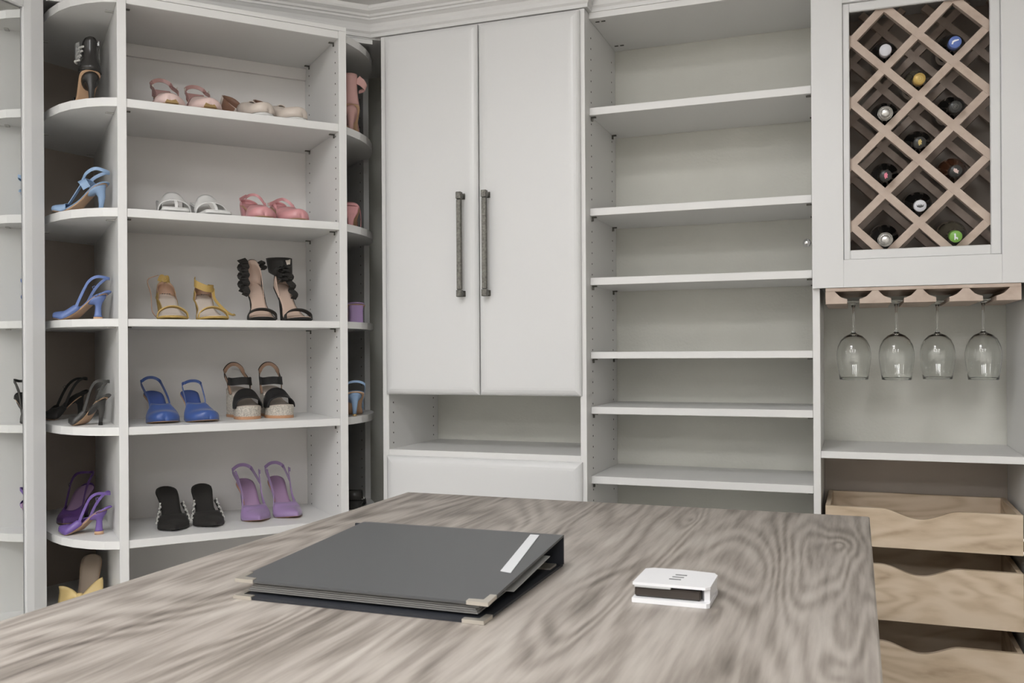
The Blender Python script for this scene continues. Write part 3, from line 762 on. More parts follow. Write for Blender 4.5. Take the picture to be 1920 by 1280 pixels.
def base(la, t, m_sole, m_in, ws=1.0, sole_th=.0035, cup=.002):
    bed(la, 'outsole', m_sole, t, -sole_th, -.0004, ws=ws); bed(la, 'insole', m_in, t, 0, .0016, ws=.965, cup=cup)
def wrap(la, t, v, h): return la.p(t, v, h)
def slingback(la, t, m_, hgt=.055, w=.008, start=.60, out=1.05, lean=-.002, name='slingback_strap', mid=.30, midh=.035):
    pts = [la.p(start, out, .004), la.p(.46, out * 1.05, midh * .62), la.p(mid, out * 1.14, midh), *loop(la, hgt, la.wh * out, lean), la.p(mid, -out * 1.14, midh), la.p(.46, -out * 1.05, midh * .62), la.p(start, -out, .004)]
    return ribbon(name, pts, w, m_, t)
def loop(la, hgt, bw, x0=0.):
    return [Vector((x0 + .012 * (1 - math.cos(a)), bw * math.sin(a), la.h + hgt * (.30 + .70 * math.cos(a) ** .8))) for a in (1.25, .8, .35, 0, -.35, -.8, -1.25)]
def buckle(t, pos, m_='nickel', s=.008, tilt=0):
    P_ = [boxgeo(-s / 2, s / 2, -.001, .001, z, z + .0012, .0002) for z in (-s * .55, s * .55 - .0012)] + [boxgeo(x, x + .0012, -.001, .001, -s * .55, s * .55, .0002) for x in (-s / 2, s / 2 - .0012)]
    o = mesh('buckle', *merge(P_), m_, t); o.location = pos; o.rotation_euler = (0, tilt, 0)
def stiletto(la, t, m_, tip='black', r=.0052, block=None, back=0.):
    h = la.h - .002
    if block is None:
        heel('heel', [(.007, .016 + back, r, r), (h * .3, .014 + back, r * 1.15, r * 1.15), (h * .55, .013 + back, r * 1.7, r * 1.6), (h * .78, .0165, .0125, .0135), (h * .93, .0235, .0205, .0205), (h + .001, .0265, .0245, la.wh * .90)], m_, t, la=la)
        heel('heel_tip', [(0, .016 + back, r * 1.12, r * 1.12), (.0068, .016 + back, r * 1.05, r * 1.05)], tip, t)
def spool(la, t, m_, tip='sole', r=.0095):
    h = la.h - .002
    heel('heel', [(.009, .024, r * 1.25, r * 1.25), (h * .2, .024, r, r), (h * .5, .023, r * .82, r * .82), (h * .72, .022, r * 1.05, r * 1.1), (h * .9, .0225, .0185, .019), (h + .001, .026, .0245, la.wh * .90)], m_, t, la=la)
    heel('heel_tip', [(0, .024, r * 1.3, r * 1.3), (.0088, .024, r * 1.27, r * 1.27)], tip, t)
def blockheel(la, t, m_, tip='black', rx=.020, ry=.020, flare=1., sq=5):
    h = la.h - .002
    heel('heel', [(.005, .026, rx * flare, ry * flare), (h * .5, .025, rx, ry), (h * .85, .026, rx * 1.08, la.wh * .88), (h + .001, .027, rx * 1.18, la.wh * .93)], m_, t, sq=sq, n=28, la=la)
    heel('heel_tip', [(0, .026, rx * flare, ry * flare), (.0048, .026, rx * flare, ry * flare)], tip, t, sq=sq, n=28)
def shoe(name, label, cat, grp, a, n, z, hd):
    """(a, n) = where the toe tip stands in rack coordinates, hd = heading in degrees from the rack's x axis"""
    t = thing(name, label, cat, (0, 0, 0), RZ + math.radians(hd), grp)
    t['_toe'] = 0
    return t, (a, n, z, hd)
def place(t, info, L):
    a, n, z, hd = info; r = math.radians(hd)
    p = RP(a - L * math.cos(r), n - L * math.sin(r), z + .0003); t.location = p
    if '_toe' in t: del t['_toe']

def pair(fn, items): 
    for it in items: fn(*it)

# --- pale pink slingback mules with a gold triangle on the toe (top row)
def pink_sling(label, a, n, z, hd, side, tall=0.):
    t, i = shoe('slingback_shoe', label, 'shoe', 'pale pink slingbacks on the top shelf', a, n, z, hd); L = .195; la = Last(L, .072, 'almond', wb=.042, side=side)
    base(la, t, 'sole', 'dustyrose'); vamp(la, 'pinkpale', t, .54, .60, .046, low=.026); blockheel(la, t, 'dustyrose', rx=.012)
    box('heel_bow', -.002, .004, -.026, .026, la.h - .002, la.h + .020, 'dustyrose', t, b=.003)
    slingback(la, t, 'dustyrose', hgt=.036 + tall, w=.011, start=.60, midh=.026, out=1.2)
    for sg in (1, -1): buckle(t, la.p(.22, sg * 1.3, .030), s=.012)
    zt = la.z(.93) + .016
    mesh('gold_triangle', *merge([([Vector((la.L * .90, 0, .036)), Vector((la.L * .99, .017, .006)), Vector((la.L * .99, -.017, .006)), Vector((la.L * .945, 0, .039)), Vector((la.L * 1.02, .018, .008)), Vector((la.L * 1.02, -.018, .008))], [[2, 1, 0], [3, 4, 5], [0, 1, 4, 3], [1, 2, 5, 4], [2, 0, 3, 5]])]), 'gold', t)
    place(t, i, L)
pink_sling('pale pink slingback with gold triangle toe, left of its pair on the top shelf', -.466, .024, 1.940, -90, 1, .014)
pink_sling('pale pink slingback with gold triangle toe, right of its pair on the top shelf', -.364, .020, 1.940, -88, -1, .006)
# --- cream loafers
def loafer(label, a, n, z, hd, side):
    t, i = shoe('embellished_flat', label, 'shoe', 'cream flats on the top shelf', a, n, z, hd); L = .215; la = Last(L, .044, 'round', wb=.040, wh=.030, plat=.010, side=side)
    bed(la, 'outsole', 'offwhite', t, -.0098, -.0004); bed(la, 'insole', 'brown_lining', t, 0, .0016, ws=.95)
    vamp(la, 'cream', t, .40, .58, .050, low=.030, pw=.5); counter(la, 'cream', t, .46, .060, .016)
    counter(la, 'brown_lining', t, .46, .057, .014, name='lining', lean=.012)
    blockheel(la, t, 'cream', rx=.018)
    P_ = []
    for k in range(16):
        u = -1 + 2 * (k % 8) / 7; tt = .60 + .05 * (k // 8)
        q = la.p(tt, u * .62, .0385 - .009 * (k // 8) - .016 * u * u); s_ = .0032 + .001 * random.random()
        P_.append(boxgeo(q.x - s_, q.x + s_, q.y - s_, q.y + s_, q.z - s_ * .3, q.z + s_, .001))
    mesh('jewel_ornament', *merge(P_), 'gem', t)
    ribbon('bow', [la.p(.585, -.75, .030), la.p(.575, -.35, .044), la.p(.57, 0, .047), la.p(.575, .35, .044), la.p(.585, .75, .030)], .011, 'cream', t, up=(1, 0, .2))
    place(t, i, L)
loafer('cream flat with jewelled bow, left of its pair on the top shelf', -.193, .030, 1.940, -66, 1)
loafer('cream flat with jewelled bow, right of its pair at the end of the top shelf', -.097, .034, 1.940, -66, -1)
# --- white thong slides
def slide(label, a, n, z, hd, side):
    t, i = shoe('thong_sandal', label, 'shoe', 'white thong slides on the second shelf', a, n, z, hd); L = .205; la = Last(L, .062, 'square', wb=.041, plat=.008, side=side)
    bed(la, 'outsole', 'offwhite', t, -.0075, -.0004); bed(la, 'insole', 'offwhite', t, 0, .0022, ws=.97)
    blockheel(la, t, 'offwhite', tip='capwhite', rx=.017)
    V_ = []; nu, nv = 6, 20
    for r in range(nu + 1):
        for j in range(nv + 1):
            th_ = PI * j / nv; s_ = math.sin(th_); u = r / nu
            tt = .50 + .24 * u + (.04 * s_)
            q = la.p(tt, math.cos(th_) * 1.06, -.002); q.z += (.052 - .018 * u) * s_ ** .65; V_.append(q)
    mesh('wide_strap', *thick(V_, nu + 1, nv + 1, .0025), 'offwhite', t, smooth=True)
    ribbon('thong_post', [la.p(.86, .1, .001), la.p(.84, .08, .018), la.p(.77, .04, .033), la.p(.70, 0, .040)], .008, 'offwhite', t, up=(0, 1, 0), th=.003)
    place(t, i, L)
slide('white thong slide sandal, left of its pair on the second shelf', -.452, .030, 1.6445, -88, 1)
slide('white thong slide sandal, right of its pair on the second shelf', -.342, .028, 1.6445, -84, -1)
# --- bubblegum pink slingbacks
def pink2(label, a, n, z, hd, side, fall=0):
    t, i = shoe('slingback_shoe', label, 'shoe', 'bubblegum pink shoes on the second shelf', a, n, z, hd); L = .195; la = Last(L, .068, 'almond', wb=.042, side=side)
    base(la, t, 'sole', 'pink'); vamp(la, 'pink', t, .52, .62, .044, low=.026); blockheel(la, t, 'pink', rx=.014, tip='pink')
    counter(la, 'pink', t, .16, .018, .012)
    if not fall:
        ribbon('ankle_strap', [la.p(.58, 1.05, .006), la.p(.46, 1.1, .026), la.p(.34, .95, .034), la.p(.28, .45, .041), la.p(.28, -.3, .040), la.p(.34, -1.0, .036), la.p(.46, -1.35, .036)], .008, 'pink', t)
        ribbon('strap_end', [la.p(.34, -1.0, .041), la.p(.42, -1.5, .044), la.p(.55, -1.75, .046)], .009, 'pink', t)
    else:
        ribbon('ankle_strap', [la.p(.58, 1.05, .006), la.p(.50, 1.1, .022), la.p(.42, .75, .036), la.p(.38, .0, .042), la.p(.40, -.75, .040), la.p(.46, -1.5, .037), la.p(.52, -2.0, .034)], .009, 'pink', t)
        ribbon('side_strap', [la.p(.60, -1.05, .004), la.p(.52, -1.1, .022), la.p(.48, -1.4, .034)], .007, 'pink', t)
        buckle(t, la.p(.52, -2.0, .034), s=.010)
    ribbon('side_strap', [la.p(.60, 1.04, .003), la.p(.5, 1.15, .016), la.p(.38, 1.35, .026)], .007, 'pink', t)
    place(t, i, L)
pink2('bubblegum pink strappy shoe, left of its pair on the second shelf', -.206, .030, 1.6445, -86, 1)
pink2('bubblegum pink strappy shoe with fallen strap, right of its pair', -.106, .028, 1.6445, -84, -1, 1)
# --- mustard ankle tie sandals
def mustard(label, a, n, z, hd, side, v):
    t, i = shoe('strappy_sandal', label, 'sandal', 'mustard sandals on the third shelf', a, n, z, hd); L = .19; la = Last(L, .080, 'round', wb=.040, plat=.006, side=side)
    bed(la, 'outsole', 'mustard', t, -.0058, -.0004, ws=1.04); bed(la, 'insole', 'insole_pale', t, 0, .0018, ws=.96)
    blockheel(la, t, 'mustard', rx=.014)
    counter(la, 'mustard', t, .22, .036 if v else .042, .022); counter(la, 'tan_lining', t, .24, .034 if v else .040, .021, name='lining', lean=.0065)
    ribbon('toe_strap', [la.p(.80, 1.06, -.002), la.p(.79, .95, .014), la.p(.78, .5, .027), la.p(.78, 0, .031), la.p(.78, -.5, .027), la.p(.79, -.95, .014), la.p(.80, -1.06, -.002)], .013, 'mustard', t, up=(1, 0, .35), th=.003)
    P_ = [boxgeo(.048 + .0, .050, -.012 + .006 * k, -.009 + .006 * k, la.h + .0005 - .001, la.h + .0010, .0001) for k in range(4)] + [boxgeo(.044, .062, -.012 + .0065 * k, -.0108 + .0065 * k, la.h - .0015, la.h + .0005, .0001) for k in range(4)]
    o = mesh('insole_stamp', *merge(P_), 'printdark', t)
    if v:
        ribbon('ankle_cuff', [la.p(.03, 1.0, .026), la.p(.2, 1.1, .034), la.p(.30, .3, .042), la.p(.22, -.9, .048), la.p(.03, -1.1, .048)], .020, 'mustard', t)
        ribbon('loose_strap', [la.p(.15, 1.1, .030), la.p(.40, 1.15, .022), la.p(.62, 1.35, .012), la.p(.80, 1.5, .008), la.p(.95, 1.7, .0065)], .008, 'mustard', t, up=(0, 1, .3))
    else:
        ribbon('ankle_bow', [la.p(.02, .8, .036), la.p(.04, .35, .054), la.p(.05, 0, .046), la.p(.04, -.35, .056), la.p(.02, -.9, .040)], .013, 'mustard', t)
        ribbon('thin_tie', [la.p(.05, -.8, .060), la.p(.15, -1.9, .050), la.p(.35, -2.1, .028), la.p(.6, -1.5, .012), la.p(.74, -1.1, .003)], .0022, 'tan_lining', t)
    place(t, i, L)
mustard('mustard open-toe sandal with knotted back, left of its pair', -.462, .028, 1.347, -90, 1, 0)
mustard('mustard open-toe sandal with a loose strap, right of its pair', -.348, .026, 1.347, -88, -1, 1)
# --- black ruffle high heels
def ruffle(label, a, n, z, hd, side, v):
    t, i = shoe('high_heel_sandal', label, 'sandal', 'black ruffled high heels on the third shelf', a, n, z, hd); L = .175; la = Last(L, .122, 'round', wb=.039, wh=.026, plat=.006, side=side, rise=.16)
    bed(la, 'outsole', 'black', t, -.0058, -.0004, ws=1.05); bed(la, 'insole', 'insole', t, 0, .0018, ws=.93)
    stiletto(la, t, 'black')
    ribbon('toe_strap', [la.p(.80, 1.08, -.003), la.p(.79, 1.0, .014), la.p(.78, .55, .025), la.p(.78, 0, .028), la.p(.78, -.55, .025), la.p(.79, -1.0, .014), la.p(.80, -1.08, -.003)], .017, 'black', t, up=(1, 0, .35), th=.003)
    counter(la, 'black', t, .30, .074, .012, lean=.012); counter(la, 'insole', t, .32, .072, .012, name='lining', lean=.0155)
    sx = 1 if v else -1
    # ruffle: wavy folded band
    def ruff(p0, p1, w_, nm='ruffle', amp=.006, k_=4):
        p0, p1 = Vector(p0), Vector(p1); pts = []
        for q in range(k_ * 2 + 1):
            f = q / (k_ * 2); c = p0.lerp(p1, f); s_ = (1 if q % 2 else -1) * amp
            pts.append(c + Vector((s_, s_ * .5, 0)))
        ribbon(nm, pts, w_, 'black', t, th=.002, up=(0, 1, .35), per=4)
    H = la.h
    if not v:
        ruff((.020, -.030, H + .070), (.075, -.040, H - .035), .026); ruff((.030, -.026, H + .058), (.09, -.036, H - .045), .020)
        ruff((.010, .026, H + .066), (.022, .034, H + .040), .018, k_=2)
    else:
        V_ = []; nu, nv = 5, 14
        for r in range(nu + 1):
            for j in range(nv + 1):
                f = j / nv; a_ = PI * (1.0 - f) + PI * .0; u = r / nu
                x = -.002 + .055 * math.sin(PI * f); y = .034 * math.cos(PI * f) * (1.05)
                V_.append(Vector((x - .01 * u, y * (1 + .12 * u), H + .034 + .044 * u - .022 * math.sin(PI * f) * (1 - u))))
        mesh('ankle_cuff', *thick(V_, nu + 1, nv + 1, .0018), 'black', t, smooth=True)
        ruff((.052, .004, H + .052), (.056, -.034, H + .040), .024, k_=3); ruff((.054, -.006, H + .044), (.064, -.020, H + .000), .026, k_=3, amp=.006)
        ruff((.058, .004, H + .030), (.085, .012, H - .052), .020, amp=.005, k_=3)
        ribbon('lace_tongue', [(.030, .012, H + .078), (.052, .006, H + .060), (.056, .004, H + .035)], .020, 'insole_pale', t, up=(0, 1, 0), ws=(1, .15))
    place(t, i, L)
ruffle('black high heel sandal with side ruffles, left of its pair', -.212, .030, 1.347, -91, 1, 0)
ruffle('black high heel sandal with bow-like ankle ruffle, right of its pair', -.098, .026, 1.347, -82, -1, 1)
# --- royal blue satin slingbacks
def blue(label, a, n, z, hd, side):
    t, i = shoe('slingback_shoe', label, 'shoe', 'royal blue slingbacks on the fourth shelf', a, n, z, hd); L = .180; la = Last(L, .084, 'almond', wb=.044, side=side)
    base(la, t, 'sole', 'bluein'); vamp(la, 'blue', t, .46, .60, .042, low=.024, pw=.55)
    spool(la, t, 'blue')
    pts = [la.p(.50, 1.04, .006), la.p(.38, 1.2, .020), *loop(la, .043, .030), la.p(.38, -1.2, .020), la.p(.50, -1.04, .006)]
    if side < 0: pts = [p + Vector((.012 * math.sin(PI * k / 10), .012 * math.sin(PI * k / 10), -.012 * math.sin(PI * k / 10))) for k, p in enumerate(pts)]
    ribbon('slingback_strap', pts, .0085, 'blue', t)
    place(t, i, L)
blue('royal blue satin slingback, left of its pair on the fourth shelf', -.478, .070, 1.055, -84, 1)
blue('royal blue satin slingback with leaning strap, right of its pair', -.368, .058, 1.055, -82, -1)
# --- glitter espadrille wedges
def wedge(label, a, n, z, hd, side):
    t, i = shoe('wedge_sandal', label, 'sandal', 'black glitter wedges on the fourth shelf', a, n, z, hd); L = .185; la = Last(L, .092, 'round', wb=.040, wh=.031, plat=.034, side=side, rise=.12)
    ts = TS; V_, Fc_ = [], []
    ring_ = [(t_, 1) for t_ in ts[:-1]] + [(t_, -1) for t_ in ts[::-1][:-1]]
    ring_ = [(t_, s_) for t_, s_ in ring_]
    for t_, s_ in ring_: V_.append(la.p(t_, s_ * 1.0, -.0005))
    for t_, s_ in ring_: q = la.p(t_, s_ * .98); V_.append(Vector((q.x * .97 + .002, q.y, .0085)))
    n_ = len(ring_)
    for k in range(n_): Fc_.append([k, (k + 1) % n_, n_ + (k + 1) % n_, n_ + k])
    nt = len(ts) - 1
    def cap_(off, flip):
        for k in range(1, nt):
            a_, b_ = k, n_ - k; c_, d_ = k + 1 if k + 1 < nt + 0 else nt, n_ - k - 1
            if k + 1 > nt: continue
            q = [off + a_, off + (k + 1), off + (n_ - k - 1), off + (n_ - k)]
            q = list(dict.fromkeys(q)); Fc_.append(q if flip else q[::-1])
        Fc_.append([off, off + 1, off + n_ - 1] if flip else [off + n_ - 1, off + 1, off])
    cap_(0, False); cap_(n_, True)
    mesh('jute_wedge', V_, Fc_, 'jute', t)
    V2 = []; 
    for dz in (0, .0085):
        for t_, s_ in ring_: q = la.p(t_, s_ * 1.0); V2.append(Vector((q.x * .985, q.y, dz)))
    F2 = [[k, (k + 1) % n_, n_ + (k + 1) % n_, n_ + k][::-1] for k in range(n_)]
    Fc_ = F2; cap_(0, True); cap_(n_, False)
    mesh('rubber_sole', V2, Fc_, 'gum', t)
    bed(la, 'insole', 'insole_pale', t, 0, .002, ws=.95)
    def band(nm, t0_, t1_, h0, h1, m_='glitter', out=1.05):
        V_ = []; nu, nv = 5, 20
        for r in range(nu + 1):
            for j in range(nv + 1):
                th_ = PI * j / nv; u = r / nu; q = la.p(t0_ + (t1_ - t0_) * u, math.cos(th_) * out, -.004); q.z += (h0 + (h1 - h0) * u) * math.sin(th_) ** .7; V_.append(q)
        mesh(nm, *thick(V_, nu + 1, nv + 1, .002), m_, t, smooth=True)
    band('toe_strap', .60, .86, .052, .030)
    pts = [la.p(.30, 1.1, .004), la.p(.22, 1.12, .030), *loop(la, .072, .032, -.003), la.p(.22, -1.12, .030), la.p(.30, -1.1, .004)]
    ribbon('heel_strap', pts, .012, 'black', t); ribbon('heel_lining', [p * 1 + Vector((.0035, 0, -.0015)) for p in pts], .010, 'tan_lining', t)
    V_ = []
    pts = [la.p(.24, 1.15, .036), la.p(.36, 1.1, .046), la.p(.44, .55, .056), la.p(.45, 0, .058), la.p(.44, -.55, .056), la.p(.36, -1.1, .046), la.p(.24, -1.15, .036)]
    ribbon('ankle_strap', pts, .024, 'glitter', t, th=.003, up=(-.35, 0, 1))
    place(t, i, L)
wedge('black glitter sandal on a woven wedge, left of its pair', -.233, .105, 1.055, -86, 1)
wedge('black glitter sandal on a woven wedge, right of its pair', -.138, .100, 1.055, -90, -1)
# --- black mules with rhinestones
def mule(label, a, n, z, hd, side):
    t, i = shoe('pointed_mule', label, 'shoe', 'black rhinestone mules on the fifth shelf', a, n, z, hd); L = .180; la = Last(L, .104, 'point', wb=.042, wh=.031, side=side, ball=.66)
    base(la, t, 'blackgloss', 'black'); stiletto(la, t, 'black', r=.006); vamp(la, 'black', t, .55, .63, .038, low=.006, pw=.75, Hpow=.95)
    for sg in (1, -1):
        ribbon('side_tab', [la.p(.60, sg * 1.05, .004), la.p(.52, sg * 1.12, .020), la.p(.46, sg * 1.02, .030)], .010, 'black', t)
        P_ = []
        for k in range(14):
            f = k / 13; q = la.p(.63 - .16 * f, sg * (1.12 + .03 * math.sin(k * 2.1)), .006 + .028 * f); s_ = .0022 + .0007 * (k % 3)
            P_.append(boxgeo(q.x - s_, q.x + s_, q.y - s_, q.y + s_, q.z - s_, q.z + s_, .0008))
        mesh('rhinestone_trim', *merge(P_), 'gem', t)
    place(t, i, L)
mule('black pointed mule with rhinestone trim, left of its pair', -.455, .058, .750, -88, 1)
mule('black pointed mule with rhinestone trim, right of its pair', -.350, .062, .750, -88, -1)
# --- orchid purple satin slingbacks
def orchid(label, a, n, z, hd, side):
    t, i = shoe('slingback_heel', label, 'shoe', 'orchid purple heels on the fifth shelf', a, n, z, hd); L = .185; la = Last(L, .108, 'point', wb=.043, wh=.0275, side=side, ball=.66)
    base(la, t, 'gum', 'violetlining'); stiletto(la, t, 'purple', r=.006); vamp(la, 'purple', t, .53, .64, .042, low=.010, pw=.66, Hpow=.85)
    for sg in (1, -1):
        ribbon('side_strap', [la.p(.60, sg * 1.03, .002), la.p(.48, sg * 1.15, .020), la.p(.32, sg * 1.3, .040), la.p(.20, sg * 1.35, .052)], .009, 'purple', t)
        box('keeper', 0, .010, -.002, .002, 0, .012, 'purple', t); o = [c for c in t.children if c.name.startswith('keeper')][-1]; o.location = la.p(.22, sg * 1.37, .043)
    ribbon('slingback_strap', [la.p(.34, 1.3, .038), *loop(la, .045, .033, -.004), la.p(.34, -1.3, .038)], .010, 'purple', t)
    bed(la, 'platform_edge', 'purple', t, -.0055, -.0036, t1=.5, ws=1.0)
    place(t, i, L)
orchid('orchid purple satin slingback heel, left of its pair', -.214, .078, .750, -86, 1)
orchid('orchid purple satin slingback heel, right of its pair by the side panel', -.106, .086, .750, -84, -1)

# --- left rounded shelves (toes to the left, heels by the panel); heading measured from the rack's x axis
def by_heel(name, label, grp, a, n, z, hd, cat='shoe'):
    """(a, n) = rack coordinates of the heel"""
    t = thing(name, label, cat, RP(a, n, z + .0003), RZ + math.radians(hd), grp); return t
# black heel with pearl cuff, seen from behind
t = by_heel('pearl_cuff_heel', 'black patent high heel with pearl-studded ankle cuff, seen from behind', None, -.656, .165, 1.940, 98)
la = Last(.150, .112, 'point', wb=.036, wh=.027, plat=.004, side=1, rise=.16)
bed(la, 'outsole', 'sole', t, -.0035, -.0004); bed(la, 'insole', 'black', t, 0, .0016, ws=.96)
stiletto(la, t, 'blackgloss', r=.0058); vamp(la, 'blackgloss', t, .50, .62, .036)
V_ = []; nu, nv = 8, 18
for r in range(nu + 1):
    u = r / nu
    for j in range(nv + 1):
        f = j / nv; an = -PI * .62 + PI * 1.24 * f; k = 1 - .42 * sst(0, .55, u) + .06 * u
        rx, ry = .034 * k, .029 * k
        V_.append(Vector((.031 - rx * math.cos(an), ry * math.sin(an), la.h - .003 + (.098 * (u ** .9)) * (1 - .32 * abs(2 * f - 1) ** 2))))
mesh('heel_counter', *thick(V_, nu + 1, nv + 1, -.0018), 'blackgloss', t, smooth=True)
P_ = []
for k in range(26):
    f = (k % 7) / 6; rr = k // 7
    an = .75 + 1.7 * f
    q = Vector((.030 + .036 * math.sin(an - .3) * .9, .020 + .030 * math.sin(an) , la.h + .020 + .014 * rr))
    q = Vector((.022 + .034 * f, .030 + .006 * math.sin(PI * f) - .004 * rr, la.h + .026 + .0135 * rr))
    o = [(q.x + .0034 * math.cos(a_) * math.cos(b_), q.y + .0034 * math.sin(a_) * math.cos(b_), q.z + .0034 * math.sin(b_)) for b_ in (-1.2, -.5, .2, .9, 1.45) for a_ in [i_ * PI / 4 for i_ in range(8)]]
    P_.append((o, [[8 * i_ + j_, 8 * i_ + (j_ + 1) % 8, 8 * i_ + 8 + (j_ + 1) % 8, 8 * i_ + 8 + j_] for i_ in range(4) for j_ in range(8)] + [list(range(8))[::-1], list(range(32, 40))]))
mesh('pearls', *merge(P_), 'pearl', t)
ribbon('clear_cuff', [(.012, .030, la.h + .052), (.030, .037, la.h + .050), (.052, .032, la.h + .047), (.064, .012, la.h + .045), (.066, -.012, la.h + .046), (.054, -.026, la.h + .050), (.030, -.026, la.h + .054)], .046, 'vinyl', t, th=.0012)
buckle(t, (.018, -.020, la.h + .080), 'chrome', .012)
# light blue T-strap heel
def side_heel(label, grp, a, n, z, hd, mm, inm, kind, L=.165, h=.078, tipm='black'):
    t = by_heel('side_view_heel', label, grp, a, n, z, hd); t.name = 'strappy_heel' if kind == 'T' else 'slingback_heel'
    la = Last(L, h, 'point' if kind != 'T' else 'almond', wb=.036, wh=.026, side=-1, rise=.2, ball=.70)
    bed(la, 'outsole', 'sole', t, -.0038, -.0004, ws=.95); bed(la, 'insole', inm, t, 0, .0022, ws=1.0)
    if kind == 'T':
        stiletto(la, t, mm, r=.0058, tip=tipm); vamp(la, mm, t, .66, .72, .026)
        ribbon('centre_strap', [la.p(.72, 0, .022), la.p(.58, 0, .042), la.p(.47, .05, .052)], .012, mm, t, up=(0, 1, 0))
        ribbon('ankle_band', [la.p(.30, 1.1, .010), la.p(.36, 1.15, .034), la.p(.44, .6, .055), la.p(.46, 0, .060), la.p(.44, -.6, .055), la.p(.36, -1.15, .034), la.p(.30, -1.1, .006)], .022, mm, t, up=(-1, 0, .5))
        ribbon('slingback_strap', [la.p(.42, .7, .050), la.p(.30, 1.1, .052), la.p(.12, 1.1, .044), Vector((-.004, .012, h + .030)), Vector((-.004, -.012, h + .029)), la.p(.12, -1.1, .042), la.p(.30, -1.1, .050), la.p(.42, -.7, .048)], .009, mm, t)
        counter(la, mm, t, .12, .006, .002)
    else:
        (spool if kind == 'spool' else stiletto)(la, t, mm)
        vamp(la, mm, t, .45, .66, .034, low=.012)
        pts = [la.p(.50, 1.04, .012), la.p(.36, 1.15, .038), la.p(.24, 1.15, .050), la.p(.09, 1.0, .050), Vector((-.008, 0, h + .040)), la.p(.09, -1.0, .047), la.p(.24, -1.15, .044), la.p(.36, -1.15, .034), la.p(.50, -1.04, .012)]
        ribbon('slingback_strap', pts, .0075, mm, t); counter(la, mm, t, .14, .010, .003, lean=-.008)
        buckle(t, la.p(.33, -1.2, .046), mm if kind == 'spool' else 'pewter', .009, .5)
    return t
HD = 142
side_heel('light blue strappy heel seen from the side, on the rounded left shelf', None, -.625, .132, 1.6445, 150, 'sky', 'sky', 'T', L=.148, h=.086, tipm='sky')
side_heel('periwinkle satin slingback with a flared heel, on the rounded left shelf', None, -.626, .136, 1.347, 150, 'peri', 'peri', 'spool', L=.150, h=.076)
side_heel('charcoal slingback heel, the nearer of the black pair on the left shelf', 'black slingbacks on the rounded left shelf', -.630, .118, 1.055, 148, 'blacklight', 'black', 'stil', L=.105, h=.080)
side_heel('black slingback heel, behind the charcoal one on the left shelf', 'black slingbacks on the rounded left shelf', -.660, .47, 1.055, -160, 'black', 'black', 'stil', L=.140, h=.080)
side_heel('violet satin slingback with flared heel, in front on the lower left shelf', 'violet slingbacks on the rounded left shelf', -.628, .130, .750, 146, 'violet', 'violetlining', 'spool', L=.140, h=.072)
side_heel('plum slingback standing behind the violet one on the lower left shelf', 'violet slingbacks on the rounded left shelf', -.650, .47, .750, -120, 'plum', 'violetlining', 'stil', L=.165, h=.095)
# beige mule with yellow bow
def bow_mule(label, a, n, z, hd, side):
    t = by_heel('bow_mule', label, None, a, n, z, hd)
    la = Last(.15, .150, 'point', wb=.038, wh=.030, side=side, rise=.12); base(la, t, 'sole', 'nude_sole'); stiletto(la, t, 'butter'); vamp(la, 'butter', t, .62, .70, .030)
    def lobe(sg):
        V_ = []; nu, nv = 8, 6
        for r in range(nu + 1):
            u = r / nu
            for j in range(nv + 1):
                v = -1 + 2 * j / nv; w_ = .006 + .024 * math.sin(PI * .5 * min(1, u * 1.15)) 
                V_.append(Vector((.112 - .012 * u + .006 * math.sin(3 * v + u * 4), sg * (.004 + .055 * u), .052 + .022 * u * (1 if sg > 0 else .2) + v * w_)))
        mesh('bow_loop', *thick(V_, nu + 1, nv + 1, .005), 'butter', t, smooth=True)
    lobe(1); lobe(-1)
    box('bow_knot', .106, .121, -.009, .009, .040, .066, 'butter', t, b=.004)
bow_mule('beige-soled mule with a big butter yellow bow, at the bottom of the left shelves', -.650, .335, .505, -112, 1)

# --- right rounded shelves, shoes seen from behind
def rear(name, label, a, n, z, hd=82): return by_heel(name, label, None, a, n, z, hd)
t = rear('ankle_cuff_heel', 'blush pink high heel with a folded ankle cuff, on the top right rounded shelf', .076, .085, 1.940)
la = Last(.11, .092, 'point', wb=.034, wh=.026, rise=.14, side=-1); base(la, t, 'sole', 'blush'); stiletto(la, t, 'blush', r=.007, tip='blush'); vamp(la, 'blush', t, .5, .6, .036)
V_ = []; nu, nv = 8, 20
for r in range(nu + 1):
    u = r / nu
    for j in range(nv + 1):
        an = -PI * .7 + PI * 1.4 * j / nv; k = 1 - .25 * math.sin(PI * min(1, u * 1.2) * .6)
        V_.append(Vector((.030 - .033 * k * math.cos(an), .028 * k * math.sin(an), la.h - .004 + .098 * u)))
mesh('ankle_shaft', *thick(V_, nu + 1, nv + 1, -.002), 'blush', t, smooth=True)
ribbon('folded_flap', [(.020, -.020, la.h + .080), (.010, -.036, la.h + .066), (.016, -.046, la.h + .052), (.034, -.030, la.h + .044)], .030, 'blush', t, up=(.2, -.4, 1), ws=(1, .4))
t = rear('block_heel_shoe', 'bubblegum pink block heel shoe seen from behind, right rounded shelf', .071, .085, 1.6445)
la = Last(.13, .066, 'square', wb=.033, wh=.030, side=-1); base(la, t, 'sole', 'pink'); vamp(la, 'pink', t, .55, .62, .03)
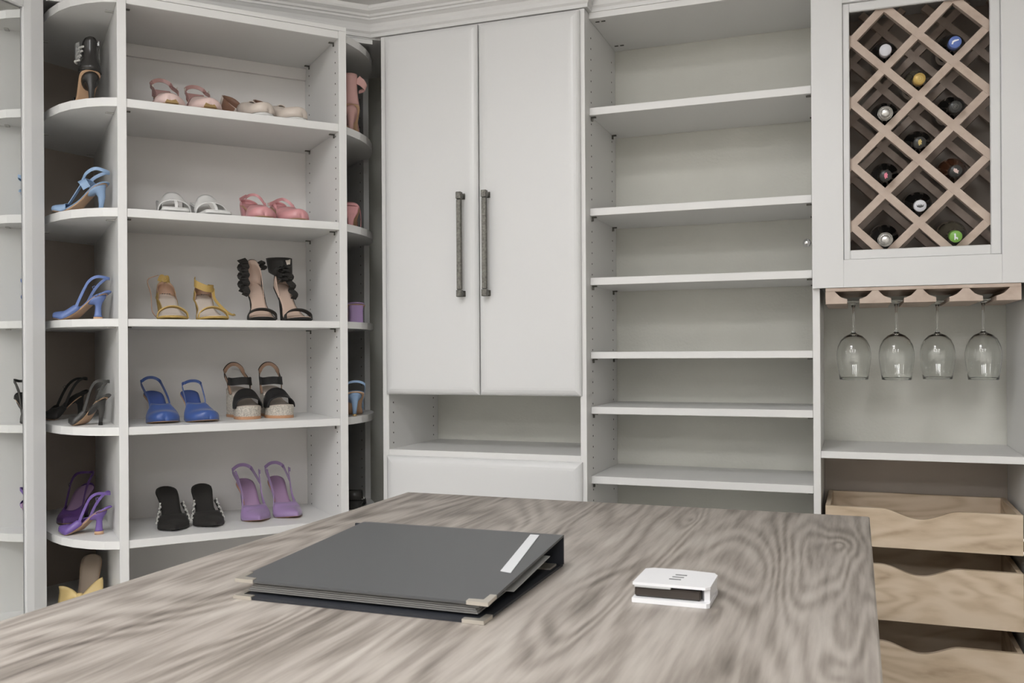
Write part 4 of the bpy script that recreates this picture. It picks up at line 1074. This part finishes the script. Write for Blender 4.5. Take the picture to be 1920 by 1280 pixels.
heel('heel', [(.0, .012, .009, .008), (.024, .010, .011, .010), (.042, .014, .018, .022), (.064, .024, .026, .029)], 'pink', t, sq=4); counter(la, 'pink', t, .2, .014, .008)
ribbon('side_strap', [la.p(.2, -1.05, .004), la.p(.34, -1.35, -.006), la.p(.5, -1.4, -.018), la.p(.6, -1.1, -.01)], .006, 'pink', t)
t = rear('chunky_heel_shoe', 'orchid purple shoe with a broad chunky heel seen from behind, right rounded shelf', .094, .10, 1.347)
la = Last(.13, .060, 'square', wb=.030, wh=.031); base(la, t, 'sole', 'purple'); vamp(la, 'purple', t, .55, .62, .03)
heel('heel', [(0, .022, .020, .0225), (.03, .022, .019, .0215), (.058, .024, .020, .024)], 'purple', t, sq=6, n=28); counter(la, 'purple', t, .3, .007, .005)
t = rear('strappy_heel', 'light blue strappy heel seen from behind, right rounded shelf', .072, .055, 1.055)
la = Last(.13, .078, 'almond', wb=.037, wh=.029, side=-1); bed(la, 'outsole', 'sole', t, -.0035, -.0004, ws=1.); bed(la, 'insole', 'sky', t, 0, .0016); stiletto(la, t, 'sky', r=.006, tip='gold'); vamp(la, 'sky', t, .6, .68, .026)
slingback(la, t, 'sky', hgt=.030, w=.007, start=.55, mid=.34, midh=.026, out=1.12)
t = rear('black_heel_shoe', 'black shoe with a rhinestone edge seen from behind, lowest right rounded shelf', .100, .15, .750, 70)
la = Last(.13, .030, 'round', wb=.036, wh=.030, plat=.006); base(la, t, 'black', 'black'); vamp(la, 'black', t, .45, .55, .04); blockheel(la, t, 'blackgloss'); counter(la, 'blackgloss', t, .5, .036, .030)
P_ = [boxgeo(*(v for q in [(c - .0015, c + .0015) for c in la.p(.04 + .05 * k, -1.08, .004 + .003 * (k % 2))] for v in q), .0004) for k in range(8)]
mesh('rhinestone_trim', *merge(P_), 'gem', t)
# --- black pump on the shelf below, its back just clearing the island top
t = by_heel('black_pump', 'black shoe just showing above the island edge, below the fifth shelf', None, -.495, .235, .456, -90)
la = Last(.18, .088, 'point'); base(la, t, 'sole', 'black'); stiletto(la, t, 'black'); vamp(la, 'black', t, .5, .62, .036); counter(la, 'black', t, .45, .052, .02)
